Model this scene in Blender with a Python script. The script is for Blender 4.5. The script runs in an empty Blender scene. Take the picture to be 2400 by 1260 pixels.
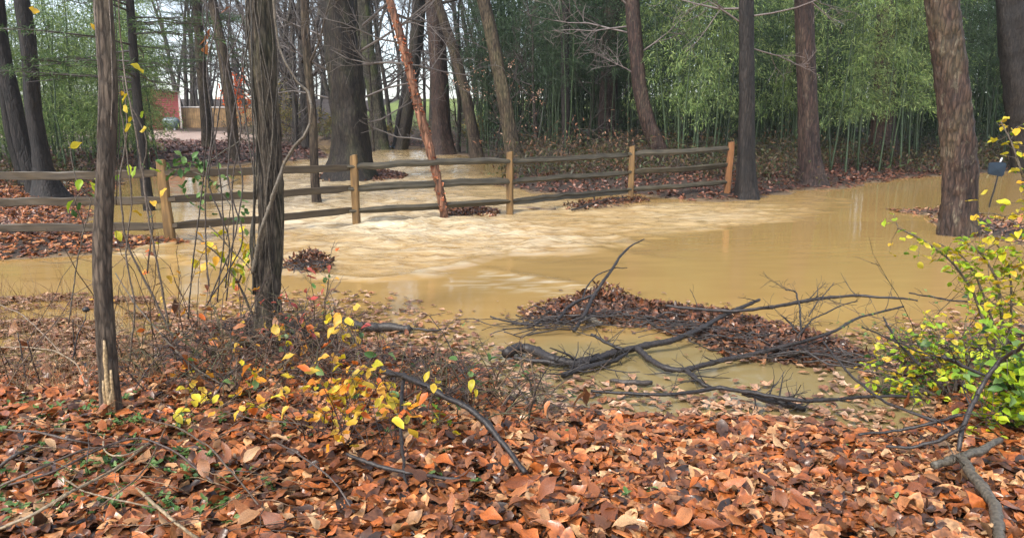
import bpy, math, random
import numpy as np
from mathutils import Matrix, Vector, Euler

random.seed(7)
rng = np.random.default_rng(7)
R = math.radians
scene = bpy.context.scene
col = scene.collection

# ------------------------------------------------------------------ camera, sky, sun, exposure
CAM_H, PITCH, F = 1.65, math.atan(330 / 1700.0), 1700.0      # photo is 2400 x 1260, focal length in its pixels
cam_d = bpy.data.cameras.new('camera'); cam_d.lens = 36.0 * F / 2400.0; cam_d.sensor_width = 36.0
cam_d.clip_start = 0.05; cam_d.clip_end = 2000.0
cam = bpy.data.objects.new('camera', cam_d); col.objects.link(cam)
cam.location = (0, 0, CAM_H); cam.rotation_euler = (math.pi / 2 - PITCH, 0, 0)
scene.camera = cam

SUN_EL, SUN_AZ = R(50), R(222)      # azimuth from +Y, clockwise: behind the camera, to the left
world = bpy.data.worlds.new('World'); scene.world = world; world.use_nodes = True
wn = world.node_tree; wn.nodes.clear()
wo = wn.nodes.new('ShaderNodeOutputWorld'); bg = wn.nodes.new('ShaderNodeBackground')
sky = wn.nodes.new('ShaderNodeTexSky'); sky.sky_type = 'NISHITA'; sky.sun_disc = False
sky.sun_elevation = SUN_EL; sky.sun_rotation = SUN_AZ
sky.air_density = 1.0; sky.dust_density = 1.8; sky.ozone_density = 1.0
hs = wn.nodes.new('ShaderNodeHueSaturation'); hs.inputs['Saturation'].default_value = 0.62
wn.links.new(sky.outputs[0], hs.inputs['Color']); wn.links.new(hs.outputs[0], bg.inputs['Color'])
bg.inputs['Strength'].default_value = 0.15
wn.links.new(bg.outputs[0], wo.inputs[0])

sun_d = bpy.data.lights.new('sun', 'SUN'); sun_d.energy = 1.5; sun_d.angle = R(12); sun_d.color = (1.0, 0.95, 0.86)
sun = bpy.data.objects.new('sun', sun_d); col.objects.link(sun)
sdir = Vector((math.sin(SUN_AZ) * math.cos(SUN_EL), math.cos(SUN_AZ) * math.cos(SUN_EL), math.sin(SUN_EL)))
sun.rotation_euler = (-sdir).to_track_quat('-Z', 'Y').to_euler(); sun.location = (0, -5, 30)

scene.view_settings.view_transform = 'Standard'; scene.view_settings.look = 'None'
scene.view_settings.exposure = 1.38; scene.view_settings.gamma = 1.0
scene.view_settings.use_curve_mapping = False
scene.cycles.use_denoising = True
scene.cycles.max_bounces = 6; scene.cycles.diffuse_bounces = 3; scene.cycles.glossy_bounces = 3
scene.cycles.transmission_bounces = 4; scene.cycles.transparent_max_bounces = 8

# ------------------------------------------------------------------ photo pixel -> place
CP, SP = math.cos(PITCH), math.sin(PITCH)
def ray(px, py):
    a, b = (px - 1200.0) / F, (630.0 - py) / F
    return np.array([a, CP + b * SP, -SP + b * CP])
def lvl(y):                                   # level of the creek: it drops towards the camera
    return 0.02 * np.clip(np.asarray(y, float) - 13.0, 0, 32)
def hit(px, py, dz=0.0):                      # where the sight line meets the water / bank level
    d = ray(px, py); lo, hi = 0.5, 150.0
    for _ in range(50):
        m = (lo + hi) / 2
        p = d * m
        if CAM_H + p[2] > lvl(p[1]) + dz: lo = m
        else: hi = m
    p = d * lo; p[2] += CAM_H
    return p
def at(px, py, Y):                            # the point of the sight line that stands Y metres away
    d = ray(px, py); p = d * (Y / d[1]); p[2] += CAM_H
    return p
def proj(P):
    v = P - np.array([0, 0, CAM_H])
    dep = v[:, 1] * CP - v[:, 2] * SP
    up = v[:, 1] * SP + v[:, 2] * CP
    dep = np.maximum(dep, 0.05)
    return 1200 + F * v[:, 0] / dep, 630 - F * up / dep

# ------------------------------------------------------------------ numpy noise
def _h(ix, iy, s):
    n = (ix.astype(np.int64) * 374761393 + iy.astype(np.int64) * 668265263 + s * 1442695041) & 0xffffffff
    n = ((n ^ (n >> 13)) * 1274126177) & 0xffffffff
    return ((n ^ (n >> 16)) & 0xffff) / 65535.0
def noise(x, y, s=0, per=None):
    x = np.asarray(x, float); y = np.asarray(y, float)
    x0 = np.floor(x); y0 = np.floor(y); fx = x - x0; fy = y - y0
    fx = fx * fx * (3 - 2 * fx); fy = fy * fy * (3 - 2 * fy)
    xa, xb = x0, x0 + 1
    if per: xa, xb = np.mod(xa, per), np.mod(xb, per)
    return (_h(xa, y0, s) * (1 - fx) + _h(xb, y0, s) * fx) * (1 - fy) + (_h(xa, y0 + 1, s) * (1 - fx) + _h(xb, y0 + 1, s) * fx) * fy
def fbm(x, y, s=0, o=4):
    v = 0; a = 0.5
    for i in range(o):
        v = v + a * noise(x * 2 ** i, y * 2 ** i, s + i * 7); a *= 0.5
    return v

# ------------------------------------------------------------------ mesh helpers
def lin(c):
    c = np.asarray(c, float) / 255.0
    return np.where(c <= 0.04045, c / 12.92, ((c + 0.055) / 1.055) ** 2.4)

class MB:                                     # collects geometry; every build() is ONE mesh object
    def __init__(s): s.v, s.t, s.q, s.c, s.n = [], [], [], [], 0
    def add(s, v, tris=None, quads=None, c=None):
        v = np.asarray(v, float)
        if tris is not None and len(tris): s.t.append(np.asarray(tris, np.int64) + s.n)
        if quads is not None and len(quads): s.q.append(np.asarray(quads, np.int64) + s.n)
        cc = np.ones((len(v), 3)) * 0.5 if c is None else np.broadcast_to(np.asarray(c, float), (len(v), 3))
        s.c.append(cc); s.v.append(v); s.n += len(v)
    def tube(s, pts, rad, n=6, c=None, caps=True):
        P = np.asarray(pts, float); k = len(P)
        rad = np.broadcast_to(np.asarray(rad, float), (k,))
        T = np.gradient(P, axis=0); T /= np.linalg.norm(T, axis=1)[:, None] + 1e-12
        ref = np.array([0, 0, 1.0]) if abs(T[:, 2]).mean() < 0.8 else np.array([1.0, 0, 0])
        A = np.cross(T, ref); A /= np.linalg.norm(A, axis=1)[:, None] + 1e-12
        B = np.cross(T, A)
        th = np.arange(n) * 2 * np.pi / n
        V = P[:, None, :] + rad[:, None, None] * (np.cos(th)[None, :, None] * A[:, None, :] + np.sin(th)[None, :, None] * B[:, None, :])
        V = V.reshape(-1, 3)
        i = np.arange(k - 1)[:, None] * n; j = np.arange(n)[None, :]; j2 = (j + 1) % n
        Q = np.stack([i + j, i + j2, i + n + j2, i + n + j], -1).reshape(-1, 4)
        tr = None
        if caps:
            V = np.vstack([V, P[0], P[-1]]); a, b = k * n, k * n + 1
            jj = np.arange(n); j3 = (jj + 1) % n
            tr = np.vstack([np.stack([np.full(n, a), j3, jj], -1), np.stack([np.full(n, b), (k - 1) * n + jj, (k - 1) * n + j3], -1)])
        s.add(V, tr, Q, c)
    def box(s, lo, hi, M=None, c=None):
        lo, hi = np.array(lo, float), np.array(hi, float)
        V = np.array([[(lo, hi)[i][0], (lo, hi)[j][1], (lo, hi)[k][2]] for k in (0, 1) for j in (0, 1) for i in (0, 1)])
        if M is not None: V = V @ np.array(M.to_3x3()).T + np.array(M.translation)
        s.add(V, None, [(0, 2, 3, 1), (4, 5, 7, 6), (0, 1, 5, 4), (2, 6, 7, 3), (0, 4, 6, 2), (1, 3, 7, 5)], c)
    def mesh(s, name, org=(0, 0, 0), smooth=True):
        me = bpy.data.meshes.new(name)
        V = np.vstack(s.v) - np.asarray(org, float); C = np.vstack(s.c)
        T = np.vstack(s.t) if s.t else np.zeros((0, 3), np.int64)
        Q = np.vstack(s.q) if s.q else np.zeros((0, 4), np.int64)
        me.vertices.add(len(V)); me.vertices.foreach_set('co', V.astype(np.float32).ravel())
        me.loops.add(T.size + Q.size); me.loops.foreach_set('vertex_index', np.concatenate([T.ravel(), Q.ravel()]).astype(np.int32))
        st = np.concatenate([np.arange(len(T)) * 3, T.size + np.arange(len(Q)) * 4]).astype(np.int32)
        me.polygons.add(len(st)); me.polygons.foreach_set('loop_start', st)
        me.polygons.foreach_set('use_smooth', np.full(len(st), smooth))
        me.update(calc_edges=True)
        at_ = me.color_attributes.new('Col', 'FLOAT_COLOR', 'POINT')
        at_.data.foreach_set('color', np.hstack([C, np.ones((len(C), 1))]).astype(np.float32).ravel())
        me.validate()
        return me

ORG = {}
def link(name, me, mat, parent=None):
    o = bpy.data.objects.new(name, me); col.objects.link(o)
    if mat is not None and (not me.materials): me.materials.append(mat)
    if parent is not None: o.parent = parent
    return o
def part(name, mb, mat, parent, kind=None, label=None, smooth=True):
    o = link(name, mb.mesh(name, ORG.get(parent.name, (0, 0, 0)), smooth), mat, parent)
    ORG[o.name] = ORG.get(parent.name, (0, 0, 0))
    if kind: o['kind'] = kind
    if label: o['label'] = label
    return o
def tag(o, label=None, cat=None, group=None, kind=None):
    if label: o['label'] = label
    if cat: o['category'] = cat
    if group: o['group'] = group
    if kind: o['kind'] = kind
    return o
def thing(name, label, cat, loc=(0, 0, 0), group=None):
    o = bpy.data.objects.new(name, None); col.objects.link(o); o.location = loc
    o.empty_display_size = 0.1
    ORG[o.name] = tuple(loc)
    return tag(o, label, cat, group)
def single(name, mb, mat, label, cat, org, group=None, smooth=True):
    o = link(name, mb.mesh(name, org, smooth), mat); o.location = org
    return tag(o, label, cat, group)

# ------------------------------------------------------------------ materials
def nodes(name):
    m = bpy.data.materials.new(name); m.use_nodes = True
    nt = m.node_tree; b = nt.nodes['Principled BSDF']
    return m, nt, b
def nd(nt, t, **kw):
    n = nt.nodes.new(t)
    for k, v in kw.items():
        if k in n.inputs: n.inputs[k].default_value = v
        else: setattr(n, k, v)
    return n
def ramp(nt, fac, stops):
    r = nt.nodes.new('ShaderNodeValToRGB'); e = r.color_ramp.elements
    while len(e) < len(stops): e.new(0.5)
    for i, (p, c) in enumerate(stops): e[i].position = p; e[i].color = (*c, 1) if len(c) == 3 else c
    nt.links.new(fac, r.inputs[0]); return r
def obj_coord(nt, scale):
    tc = nt.nodes.new('ShaderNodeTexCoord'); mp = nt.nodes.new('ShaderNodeMapping')
    mp.inputs['Scale'].default_value = scale
    nt.links.new(tc.outputs['Object'], mp.inputs[0]); return mp.outputs[0]
def mixc(nt, fac, a, b, mode='MIX'):
    m = nt.nodes.new('ShaderNodeMix'); m.data_type = 'RGBA'; m.blend_type = mode
    for s, v in ((0, fac), (6, a), (7, b)):
        if hasattr(v, 'is_output'): nt.links.new(v, m.inputs[s])
        else: m.inputs[s].default_value = v if s == 0 else (*v, 1)
    return m.outputs[2]
def bump(nt, b, h, strength=0.4, dist=0.01):
    bp = nd(nt, 'ShaderNodeBump', Strength=strength, Distance=dist)
    nt.links.new(h, bp.inputs['Height']); nt.links.new(bp.outputs[0], b.inputs['Normal'])

def bark(name, c1, c2, scale=1.0, rough=0.75, moss=0.0, lichen=0.0, bstr=0.6, crack=0.45):
    m, nt, b = nodes(name)
    co = obj_coord(nt, (22 * scale, 22 * scale, 3.2 * scale))
    n1 = nd(nt, 'ShaderNodeTexNoise', Scale=1.0, Detail=7.0, Roughness=0.65); nt.links.new(co, n1.inputs['Vector'])
    r = ramp(nt, n1.outputs[0], [(0.36, c1), (0.64, c2)])
    colr = r.outputs[0]
    co2 = obj_coord(nt, (1.3, 1.3, 0.7))
    n2 = nd(nt, 'ShaderNodeTexNoise', Scale=1.6, Detail=4.0); nt.links.new(co2, n2.inputs['Vector'])
    v = ramp(nt, n2.outputs[0], [(0.3, (0.62, 0.62, 0.62)), (0.7, (1.25, 1.22, 1.18))])
    colr = mixc(nt, 1.0, colr, v.outputs[0], 'MULTIPLY')
    if moss:
        mk = ramp(nt, n2.outputs[0], [(0.5, (0, 0, 0)), (0.68, (moss, moss, moss))])
        colr = mixc(nt, mk.outputs[0], colr, (0.075, 0.095, 0.03))
    if lichen:
        co3 = obj_coord(nt, (9, 9, 5))
        n3 = nd(nt, 'ShaderNodeTexNoise', Scale=1.0, Detail=5.0, Roughness=0.7); nt.links.new(co3, n3.inputs['Vector'])
        mk = ramp(nt, n3.outputs[0], [(0.56, (0, 0, 0)), (0.66, (lichen,) * 3)])
        colr = mixc(nt, mk.outputs[0], colr, (0.17, 0.145, 0.10))
    cw = obj_coord(nt, (17 * scale, 17 * scale, 4.2 * scale))
    wv = nd(nt, 'ShaderNodeVectorMath', operation='MULTIPLY_ADD'); nt.links.new(n1.outputs['Color'], wv.inputs[0]); wv.inputs[1].default_value = (0.9, 0.9, 0.9); nt.links.new(cw, wv.inputs[2])
    vo = nd(nt, 'ShaderNodeTexVoronoi', feature='DISTANCE_TO_EDGE', Scale=1.0, Randomness=1.0); nt.links.new(wv.outputs[0], vo.inputs['Vector'])
    ck = ramp(nt, vo.outputs['Distance'], [(0.0, (crack,) * 3), (0.22, (1, 1, 1))])
    colr = mixc(nt, 1.0, colr, ck.outputs[0], 'MULTIPLY')
    nt.links.new(colr, b.inputs['Base Color']); b.inputs['Roughness'].default_value = rough
    b.inputs['Specular IOR Level'].default_value = 0.35
    hm = nd(nt, 'ShaderNodeMath', operation='MULTIPLY_ADD'); nt.links.new(ck.outputs[0], hm.inputs[0]); hm.inputs[1].default_value = 0.8; nt.links.new(n1.outputs[0], hm.inputs[2])
    bump(nt, b, hm.outputs[0], min(1.0, bstr * 1.2), 0.02 / scale)
    return m

def attr_mat(name, rough=0.5, spec=0.4, transl=0.0, var=0.0, nscale=30.0, bmp=0.0):
    m, nt, b = nodes(name)
    a = nd(nt, 'ShaderNodeVertexColor', layer_name='Col'); c = a.outputs[0]
    if var:
        co = obj_coord(nt, (nscale,) * 3)
        n = nd(nt, 'ShaderNodeTexNoise', Scale=1.0, Detail=4.0); nt.links.new(co, n.inputs['Vector'])
        v = ramp(nt, n.outputs[0], [(0.3, (1 - var,) * 3), (0.7, (1 + var,) * 3)])
        c = mixc(nt, 1.0, c, v.outputs[0], 'MULTIPLY')
        if bmp: bump(nt, b, n.outputs[0], bmp, 0.004)
    nt.links.new(c, b.inputs['Base Color']); b.inputs['Roughness'].default_value = rough
    b.inputs['Specular IOR Level'].default_value = spec
    if transl:
        out = nt.nodes['Material Output']; ts = nt.nodes.new('ShaderNodeBsdfTranslucent'); mx = nt.nodes.new('ShaderNodeMixShader')
        nt.links.new(c, ts.inputs[0]); mx.inputs[0].default_value = transl
        nt.links.new(b.outputs[0], mx.inputs[1]); nt.links.new(ts.outputs[0], mx.inputs[2]); nt.links.new(mx.outputs[0], out.inputs[0])
    return m

M = {}
M['litter'] = attr_mat('wet_dead_leaf', 0.3, 0.5, 0.1, 0.5, 45.0, 0.5)
M['leaf'] = attr_mat('live_leaf', 0.45, 0.4, 0.35, 0.15, 40.0)
M['bamboo_leaf'] = attr_mat('bamboo_leaf', 0.5, 0.4, 0.4)
M['culm'] = attr_mat('bamboo_culm', 0.4, 0.4, 0.0, 0.25, 6.0)
M['twig'] = attr_mat('twig_bark', 0.5, 0.45, 0.0, 0.55, 70.0, 0.8)
M['straw'] = attr_mat('dry_straw', 0.55, 0.3, 0.2)
M['plain'] = attr_mat('painted', 0.5, 0.4, 0.0, 0.08, 3.0)
M['bark_near'] = bark('bark_grey_brown', (0.052, 0.037, 0.026), (0.165, 0.122, 0.088), 2.0, 0.7, 0.25, 0.0, 0.7)
M['bark_vine'] = bark('bark_furrowed', (0.0245, 0.0184, 0.0135), (0.1733, 0.1348, 0.0963), 1.7, 0.75, 0.5, 0.0, 0.8)
M['bark_dark'] = bark('bark_dark_wet', (0.0073, 0.0057, 0.0049), (0.0392, 0.0303, 0.0261), 1.0, 0.6)
M['bark_big'] = bark('bark_dark_brown', (0.0104, 0.0076, 0.0059), (0.0543, 0.0408, 0.0299), 0.9, 0.7, 0.2)
M['bark_moss'] = bark('bark_mossy', (0.0185, 0.0162, 0.0116), (0.1016, 0.0908, 0.0617), 0.8, 0.8, 0.9)
M['bark_red'] = bark('bark_red_brown', (0.0204, 0.0111, 0.0089), (0.0930, 0.0523, 0.0407), 0.9, 0.65, 0.1, 0.35)
M['bark_plate'] = bark('bark_plated_lichen', (0.0217, 0.0120, 0.0091), (0.1082, 0.0654, 0.0484), 1.1, 0.65, 0.2, 0.8)
M['bark_tan'] = bark('bark_tan', (0.0290, 0.0202, 0.0125), (0.1670, 0.1252, 0.0797), 0.9, 0.75, 0.25, 0.2)
M['bark_mid'] = bark('bark_brown', (0.0242, 0.0164, 0.0116), (0.1214, 0.0873, 0.0607), 1.0, 0.75, 0.2)
M['bark_birch'] = bark('bark_birch_orange', (0.0560, 0.0252, 0.0140), (0.3520, 0.1672, 0.0968), 0.8, 0.6)
M['bark_far'] = bark('bark_far_grey', (0.0289, 0.0236, 0.0210), (0.1237, 0.1031, 0.0908), 0.6, 0.85, 0.3)

def wood(name, c1, c2, axis, rough=0.6):
    m, nt, b = nodes(name)
    sc = [14, 14, 14]; sc[axis] = 0.9
    co = obj_coord(nt, sc)
    n1 = nd(nt, 'ShaderNodeTexNoise', Scale=2.2, Detail=6.0, Roughness=0.6, Distortion=0.4); nt.links.new(co, n1.inputs['Vector'])
    r = ramp(nt, n1.outputs[0], [(0.3, c1), (0.7, c2)])
    co2 = obj_coord(nt, (2, 2, 2)); n2 = nd(nt, 'ShaderNodeTexNoise', Scale=1.5, Detail=4.0); nt.links.new(co2, n2.inputs['Vector'])
    v = ramp(nt, n2.outputs[0], [(0.3, (0.6, 0.6, 0.6)), (0.7, (1.2, 1.2, 1.2))])
    nt.links.new(mixc(nt, 1.0, r.outputs[0], v.outputs[0], 'MULTIPLY'), b.inputs['Base Color'])
    b.inputs['Roughness'].default_value = rough; bump(nt, b, n1.outputs[0], 0.5, 0.006)
    return m
M['post'] = wood('post_golden_wood', (0.085, 0.045, 0.014), (0.27, 0.155, 0.05), 2, 0.5)
M['post_red'] = wood('post_orange_wood', (0.12, 0.05, 0.02), (0.32, 0.145, 0.055), 2, 0.5)
M['rail_brown'] = wood('rail_brown_wood', (0.0335, 0.0223, 0.0116), (0.0982, 0.0692, 0.0379), 0, 0.55)
M['rail_grey'] = wood('rail_weathered_wood', (0.0297, 0.0238, 0.0149), (0.0990, 0.0817, 0.0495), 0, 0.6)
M['board'] = wood('board_fence_wood', (0.2, 0.115, 0.045), (0.44, 0.27, 0.115), 2, 0.6)

# ------------------------------------------------------------------ ground
def poly_px(l, dz=0.0): return [hit(x, y, dz)[:2] for x, y in l]
LAND = []                                     # (polygon, bank slope, bank height)
LAND.append((poly_px([(-500, 830), (0, 850), (150, 852), (300, 850), (420, 815), (500, 772), (575, 742), (700, 740), (770, 765), (830, 795), (900, 805),
    (1000, 818), (1100, 838), (1165, 880), (1215, 930), (1300, 958), (1450, 968), (1650, 972), (1850, 978), (2000, 998), (2090, 1000), (2150, 960),
    (2130, 905), (2060, 875), (2100, 835), (2200, 800), (2400, 770), (2900, 740)]) + [(9, -9), (-9, -9)], 0.10, 0.14))
LAND.append((poly_px([(-700, 645), (0, 612), (120, 603), (215, 597), (300, 586), (400, 574), (470, 573), (425, 560), (330, 557), (270, 548), (215, 520),
    (205, 480), (255, 448), (292, 428), (312, 412), (420, 396), (560, 387), (620, 379), (700, 378), (775, 368), (765, 353), (720, 343), (690, 335)])
    + [(-14, 60), (-20, 140), (-140, 140), (-140, 9)], 0.10, 0.26))
LAND.append((poly_px([(688, 334), (760, 339), (860, 345), (960, 345), (1060, 353), (1078, 364), (1130, 375), (1200, 386), (1195, 402), (1150, 430),
    (1250, 450), (1330, 457), (1470, 456), (1520, 461), (1600, 473), (1690, 473), (1790, 458), (1900, 446), (1990, 438), (2100, 421), (2200, 413),
    (2400, 402), (2900, 398)]) + [(140, 40), (140, 140), (-22, 140)], 0.10, 0.30))
ISL = {'t8': [(748, 413), (790, 399), (880, 398), (942, 408), (935, 420), (860, 425), (770, 424)],
       'p3': [(1035, 492), (1100, 488), (1162, 497), (1150, 506), (1060, 506)],
       'p4': [(1330, 480), (1420, 471), (1500, 463), (1505, 473), (1420, 484), (1340, 490)],
       'raft': [(1235, 735), (1300, 712), (1385, 692), (1440, 690), (1480, 705), (1600, 722), (1700, 735), (1800, 765), (1900, 792), (2000, 825), (2040, 845),
                (1900, 858), (1800, 850), (1720, 838), (1640, 800), (1540, 770), (1440, 757), (1330, 757), (1250, 752)],
       't19': [(2085, 493), (2220, 490), (2400, 525), (2600, 540), (2600, 585), (2400, 572), (2250, 548), (2180, 506)],
       'heap': [(680, 633), (705, 641), (758, 635), (768, 618), (735, 604), (692, 616)]}
for k, l in ISL.items(): LAND.append((poly_px(l), 0.35 if k in ('heap', 'raft') else 0.14, {'heap': 0.06, 'raft': 0.03}.get(k, 0.06)))

def sdist(poly, x, y):                        # signed distance, positive inside
    d = np.full(x.shape, 1e18); ins = np.zeros(x.shape, bool)
    n = len(poly)
    for i in range(n):
        ax, ay = poly[i]; bx, by = poly[(i + 1) % n]
        ex, ey = bx - ax, by - ay; wx, wy = x - ax, y - ay
        t = np.clip((wx * ex + wy * ey) / (ex * ex + ey * ey + 1e-12), 0, 1)
        d = np.minimum(d, (wx - ex * t) ** 2 + (wy - ey * t) ** 2)
        c = ((ay > y) != (by > y)) & (x < (bx - ax) * (y - ay) / (by - ay + 1e-12) + ax)
        ins ^= c
    d = np.sqrt(d)
    return np.where(ins, d, -d)
def ground_parts(x, y):
    x = np.asarray(x, float); y = np.asarray(y, float)
    wob = (fbm(x * 1.1, y * 1.1, 3) - 0.47) * 0.5 * np.clip(y / 10, 0.35, 1.6)
    h = np.full(x.shape, -0.45)
    for p, sl, hm in LAND:
        s = sdist(p, x, y)
        h = np.maximum(h, np.clip((s + wob) * sl, -0.45, hm))
    hill = 0.09 * np.clip(y - 43, 0, 44) + 0.02 * np.clip(y - 82, 0, 400)
    hill = hill * np.clip(0.35 + (h > 0) * 0.65, 0, 1)
    z = lvl(y) + h + hill + (fbm(x * 2.3, y * 2.3, 11) - 0.47) * 0.06 * np.clip(0.4 + y / 20, 0, 1.5)
    return z, h

def axis(stops):
    out = []
    for a, b, st in stops: out += list(np.arange(a, b, st))
    return np.array(out + [stops[-1][1]])
XS = axis([(-600, -120, 40), (-120, -34, 4), (-34, -12, 0.4), (-12, -6, 0.16), (-6, 6, 0.1), (6, 12, 0.16), (12, 34, 0.4), (34, 120, 4), (120, 600, 40)])
YS = axis([(-40, -8, 4), (-8, 1, 0.5), (1, 8, 0.08), (8, 18, 0.13), (18, 34, 0.25), (34, 60, 0.6), (60, 130, 3), (130, 900, 45)])
GX, GY = np.meshgrid(XS, YS)
gx, gy = GX.ravel(), GY.ravel()
gzv, gh = ground_parts(gx, gy)
GZ, GH = gzv.reshape(len(YS), len(XS)), gh.reshape(len(YS), len(XS))
def _look(A, x, y):
    i = min(max(int(np.searchsorted(XS, x)) - 1, 0), len(XS) - 2); j = min(max(int(np.searchsorted(YS, y)) - 1, 0), len(YS) - 2)
    u = (x - XS[i]) / (XS[i + 1] - XS[i]); v = (y - YS[j]) / (YS[j + 1] - YS[j])
    return float((A[j, i] * (1 - u) + A[j, i + 1] * u) * (1 - v) + (A[j + 1, i] * (1 - u) + A[j + 1, i + 1] * u) * v)
def gz(x, y): return _look(GZ, x, y)
soil = np.array([0.04, 0.026, 0.017]); lawn = np.array([0.17, 0.23, 0.05]); drive = np.array([0.36, 0.28, 0.24]); mud = np.array([0.16, 0.11, 0.06])
nz = fbm(gx * 0.8, gy * 0.8, 21)[:, None]
gc = soil[None] * (0.6 + 0.9 * nz)
gc = np.where((gh < 0.02)[:, None], mud[None] * (0.7 + 0.6 * nz), gc)
lw = np.clip((gy - 50 - 10 * (nz[:, 0] - 0.5)) / 3, 0, 1) * (gx > -13)
gc = gc * (1 - lw[:, None]) + lawn[None] * (0.6 + 0.8 * nz) * lw[:, None]
dm = sdist([at(330, 308, 44)[:2], at(640, 308, 41)[:2], (-14.0, 47.5), (-30, 50.5), (-33, 45)], gx, gy)
dm = np.clip(dm / 0.8 + (nz[:, 0] - 0.45) * 2.5, 0, 1)[:, None]
gc = gc * (1 - dm) + drive[None] * (0.75 + 0.5 * nz) * dm
nxs, nys = len(XS), len(YS)
ii = (np.arange(nys - 1)[:, None] * nxs + np.arange(nxs - 1)[None, :]).ravel()
mb = MB(); mb.add(np.stack([gx, gy, gzv], 1), None, np.stack([ii, ii + 1, ii + nxs + 1, ii + nxs], 1), gc)
m, nt, b = nodes('forest_floor')
a = nd(nt, 'ShaderNodeVertexColor', layer_name='Col')
co = obj_coord(nt, (1, 1, 1))
n1 = nd(nt, 'ShaderNodeTexNoise', Scale=22.0, Detail=8.0, Roughness=0.7); nt.links.new(co, n1.inputs['Vector'])
vv = ramp(nt, n1.outputs[0], [(0.3, (0.45, 0.45, 0.45)), (0.7, (1.5, 1.4, 1.3))])
nt.links.new(mixc(nt, 1.0, a.outputs[0], vv.outputs[0], 'MULTIPLY'), b.inputs['Base Color'])
b.inputs['Roughness'].default_value = 0.8; bump(nt, b, n1.outputs[0], 0.8, 0.03)
ground = tag(link('ground', mb.mesh('ground'), m), kind='structure')
ORG['ground'] = (0, 0, 0)

# ------------------------------------------------------------------ water
WX = axis([(-40, -12, 0.5), (-12, -7, 0.13), (-7, 8, 0.07), (8, 16, 0.16), (16, 60, 1.0)])
WY = axis([(3.0, 7, 0.06), (7, 15, 0.055), (15, 22, 0.11), (22, 36, 0.2), (36, 56, 0.5)])
QX, QY = np.meshgrid(WX, WY); x, y = QX.ravel(), QY.ravel()
z0 = lvl(y)
upx, upy = proj(np.stack([x, y, z0], 1))
def blob(cx, cy, rx, ry, rot=0.0):
    c, s = math.cos(R(rot)), math.sin(R(rot))
    dx, dy = upx - cx, upy - cy
    u, v = (dx * c + dy * s) / rx, (-dx * s + dy * c) / ry
    return np.exp(-(u * u + v * v))
turb = np.clip(0.06 + 1.0 * blob(860, 520, 300, 40, 4) + 0.8 * blob(1180, 560, 360, 55, 8) + 0.6 * blob(800, 600, 260, 60) + 0.55 * blob(760, 440, 400, 50)
    + 0.5 * blob(1650, 510, 260, 38) + 0.3 * blob(1300, 665, 190, 32, 8) + 0.22 * blob(200, 640, 330, 40) + 0.45 * blob(900, 385, 250, 30) + 0.4 * blob(1300, 480, 200, 20)
    - 0.25 * blob(1900, 640, 500, 70), 0.03, 1.2)
ZONE = poly_px([(300, 600), (430, 540), (560, 430), (700, 379), (860, 347), (1060, 356), (1180, 430), (1330, 466), (1500, 476), (1900, 452), (2010, 470), (1850, 522), (1690, 540), (1530, 557), (1400, 588), (1160, 602), (1010, 640), (860, 655), (700, 645), (540, 625)])
zd = sdist(ZONE, x, y) + (fbm(x * 1.6, y * 2.6, 131) - .47) * .9
zm = np.clip(zd / (.3 + .7 * noise(x * .5, y * .5, 139)) + .3, 0, 1); zm = zm * zm * (3 - 2 * zm)
turb = np.clip(turb * (.12 + .88 * zm) + .15 * zm, 0.02, 1.2)
edge = np.exp(-((zd - .05) / .09) ** 2) * np.clip((noise(x * 2.2 + y, y * 2.2, 133) - .35) * 3, 0, 1) * (y < 11) * (y > 6.6)
s2 = np.exp(-((upy - np.interp(upx, [1120, 1200, 1300, 1440], [642, 650, 662, 686])) / 7) ** 2) * (upx > 1120) * (upx < 1440) + .6 * np.exp(-((upy - np.interp(upx, [1100, 1250, 1400], [664, 676, 700])) / 12) ** 2) * (upx > 1040) * (upx < 1400)
s2 = s2 * np.clip((noise(x * 7 + y * 3, y * 26 - x * 4, 137) - .45) * 5, 0, 1)
silt = np.clip(0.95 * blob(760, 440, 420, 62) + 0.9 * blob(900, 375, 260, 34) + 0.9 * blob(860, 515, 280, 34, 3) + 0.3 * blob(1180, 550, 330, 50, 9) + 0.2 * blob(760, 590, 210, 60)
    + 0.5 * blob(1650, 505, 240, 26) + 0.9 * blob(2130, 436, 170, 14, -4) + 0.8 * blob(2380, 412, 130, 14) + 0.5 * blob(1300, 480, 260, 20), 0, 1)
w1 = fbm(x * 1.3 + 0.7 * y, y * 3.8 - 0.7 * x, 31, 3) - 0.44
w2 = 1 - 2 * np.abs(noise(x * 1.6 + y * 0.8, y * 6.5 - 1.3 * x, 44) - 0.5)
w3 = fbm(x * 3.4 + y * 1.5, y * 12 - 2.4 * x, 51, 2) - 0.37
wz = turb * (0.12 * w1 + 0.06 * (w2 ** 2 - 0.33) + 0.022 * w3) + 0.002 * (fbm(x * 1.2, y * 4.0, 61, 3) - 0.44)
wz += 0.05 * blob(860, 512, 220, 12, 3) - 0.04 * blob(860, 540, 260, 12, 3) + 0.03 * blob(1300, 575, 200, 9, 7) + 0.015 * blob(1280, 655, 150, 6, 10)
crest = np.clip((turb * (w2 ** 3 * 0.55 + w1 * 1.3 + w3 * 0.8) - 0.22) * 2.2, 0, 1)
streak = np.clip((noise(x * 0.9 + y * 0.6, y * 7 - x * 1.6, 71) - 0.62) * 4, 0, 1) * np.clip(turb * 1.6, 0, 1)
foam = np.clip(.55 * edge + .8 * s2 + .75 * blob(850, 524, 240, 15, 2) * np.clip((w3 + .06) * 9, 0, 1) + crest * 0.3 + 0.18 * streak + 0.08 * blob(860, 525, 260, 14, 3), 0, 1)
wz = wz + .03 * np.exp(-((zd - .05) / .12) ** 2) * (y < 11) * (y > 6.6)
wc = np.stack([foam, silt * (.35 + .65 * zm), turb], 1)
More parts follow.
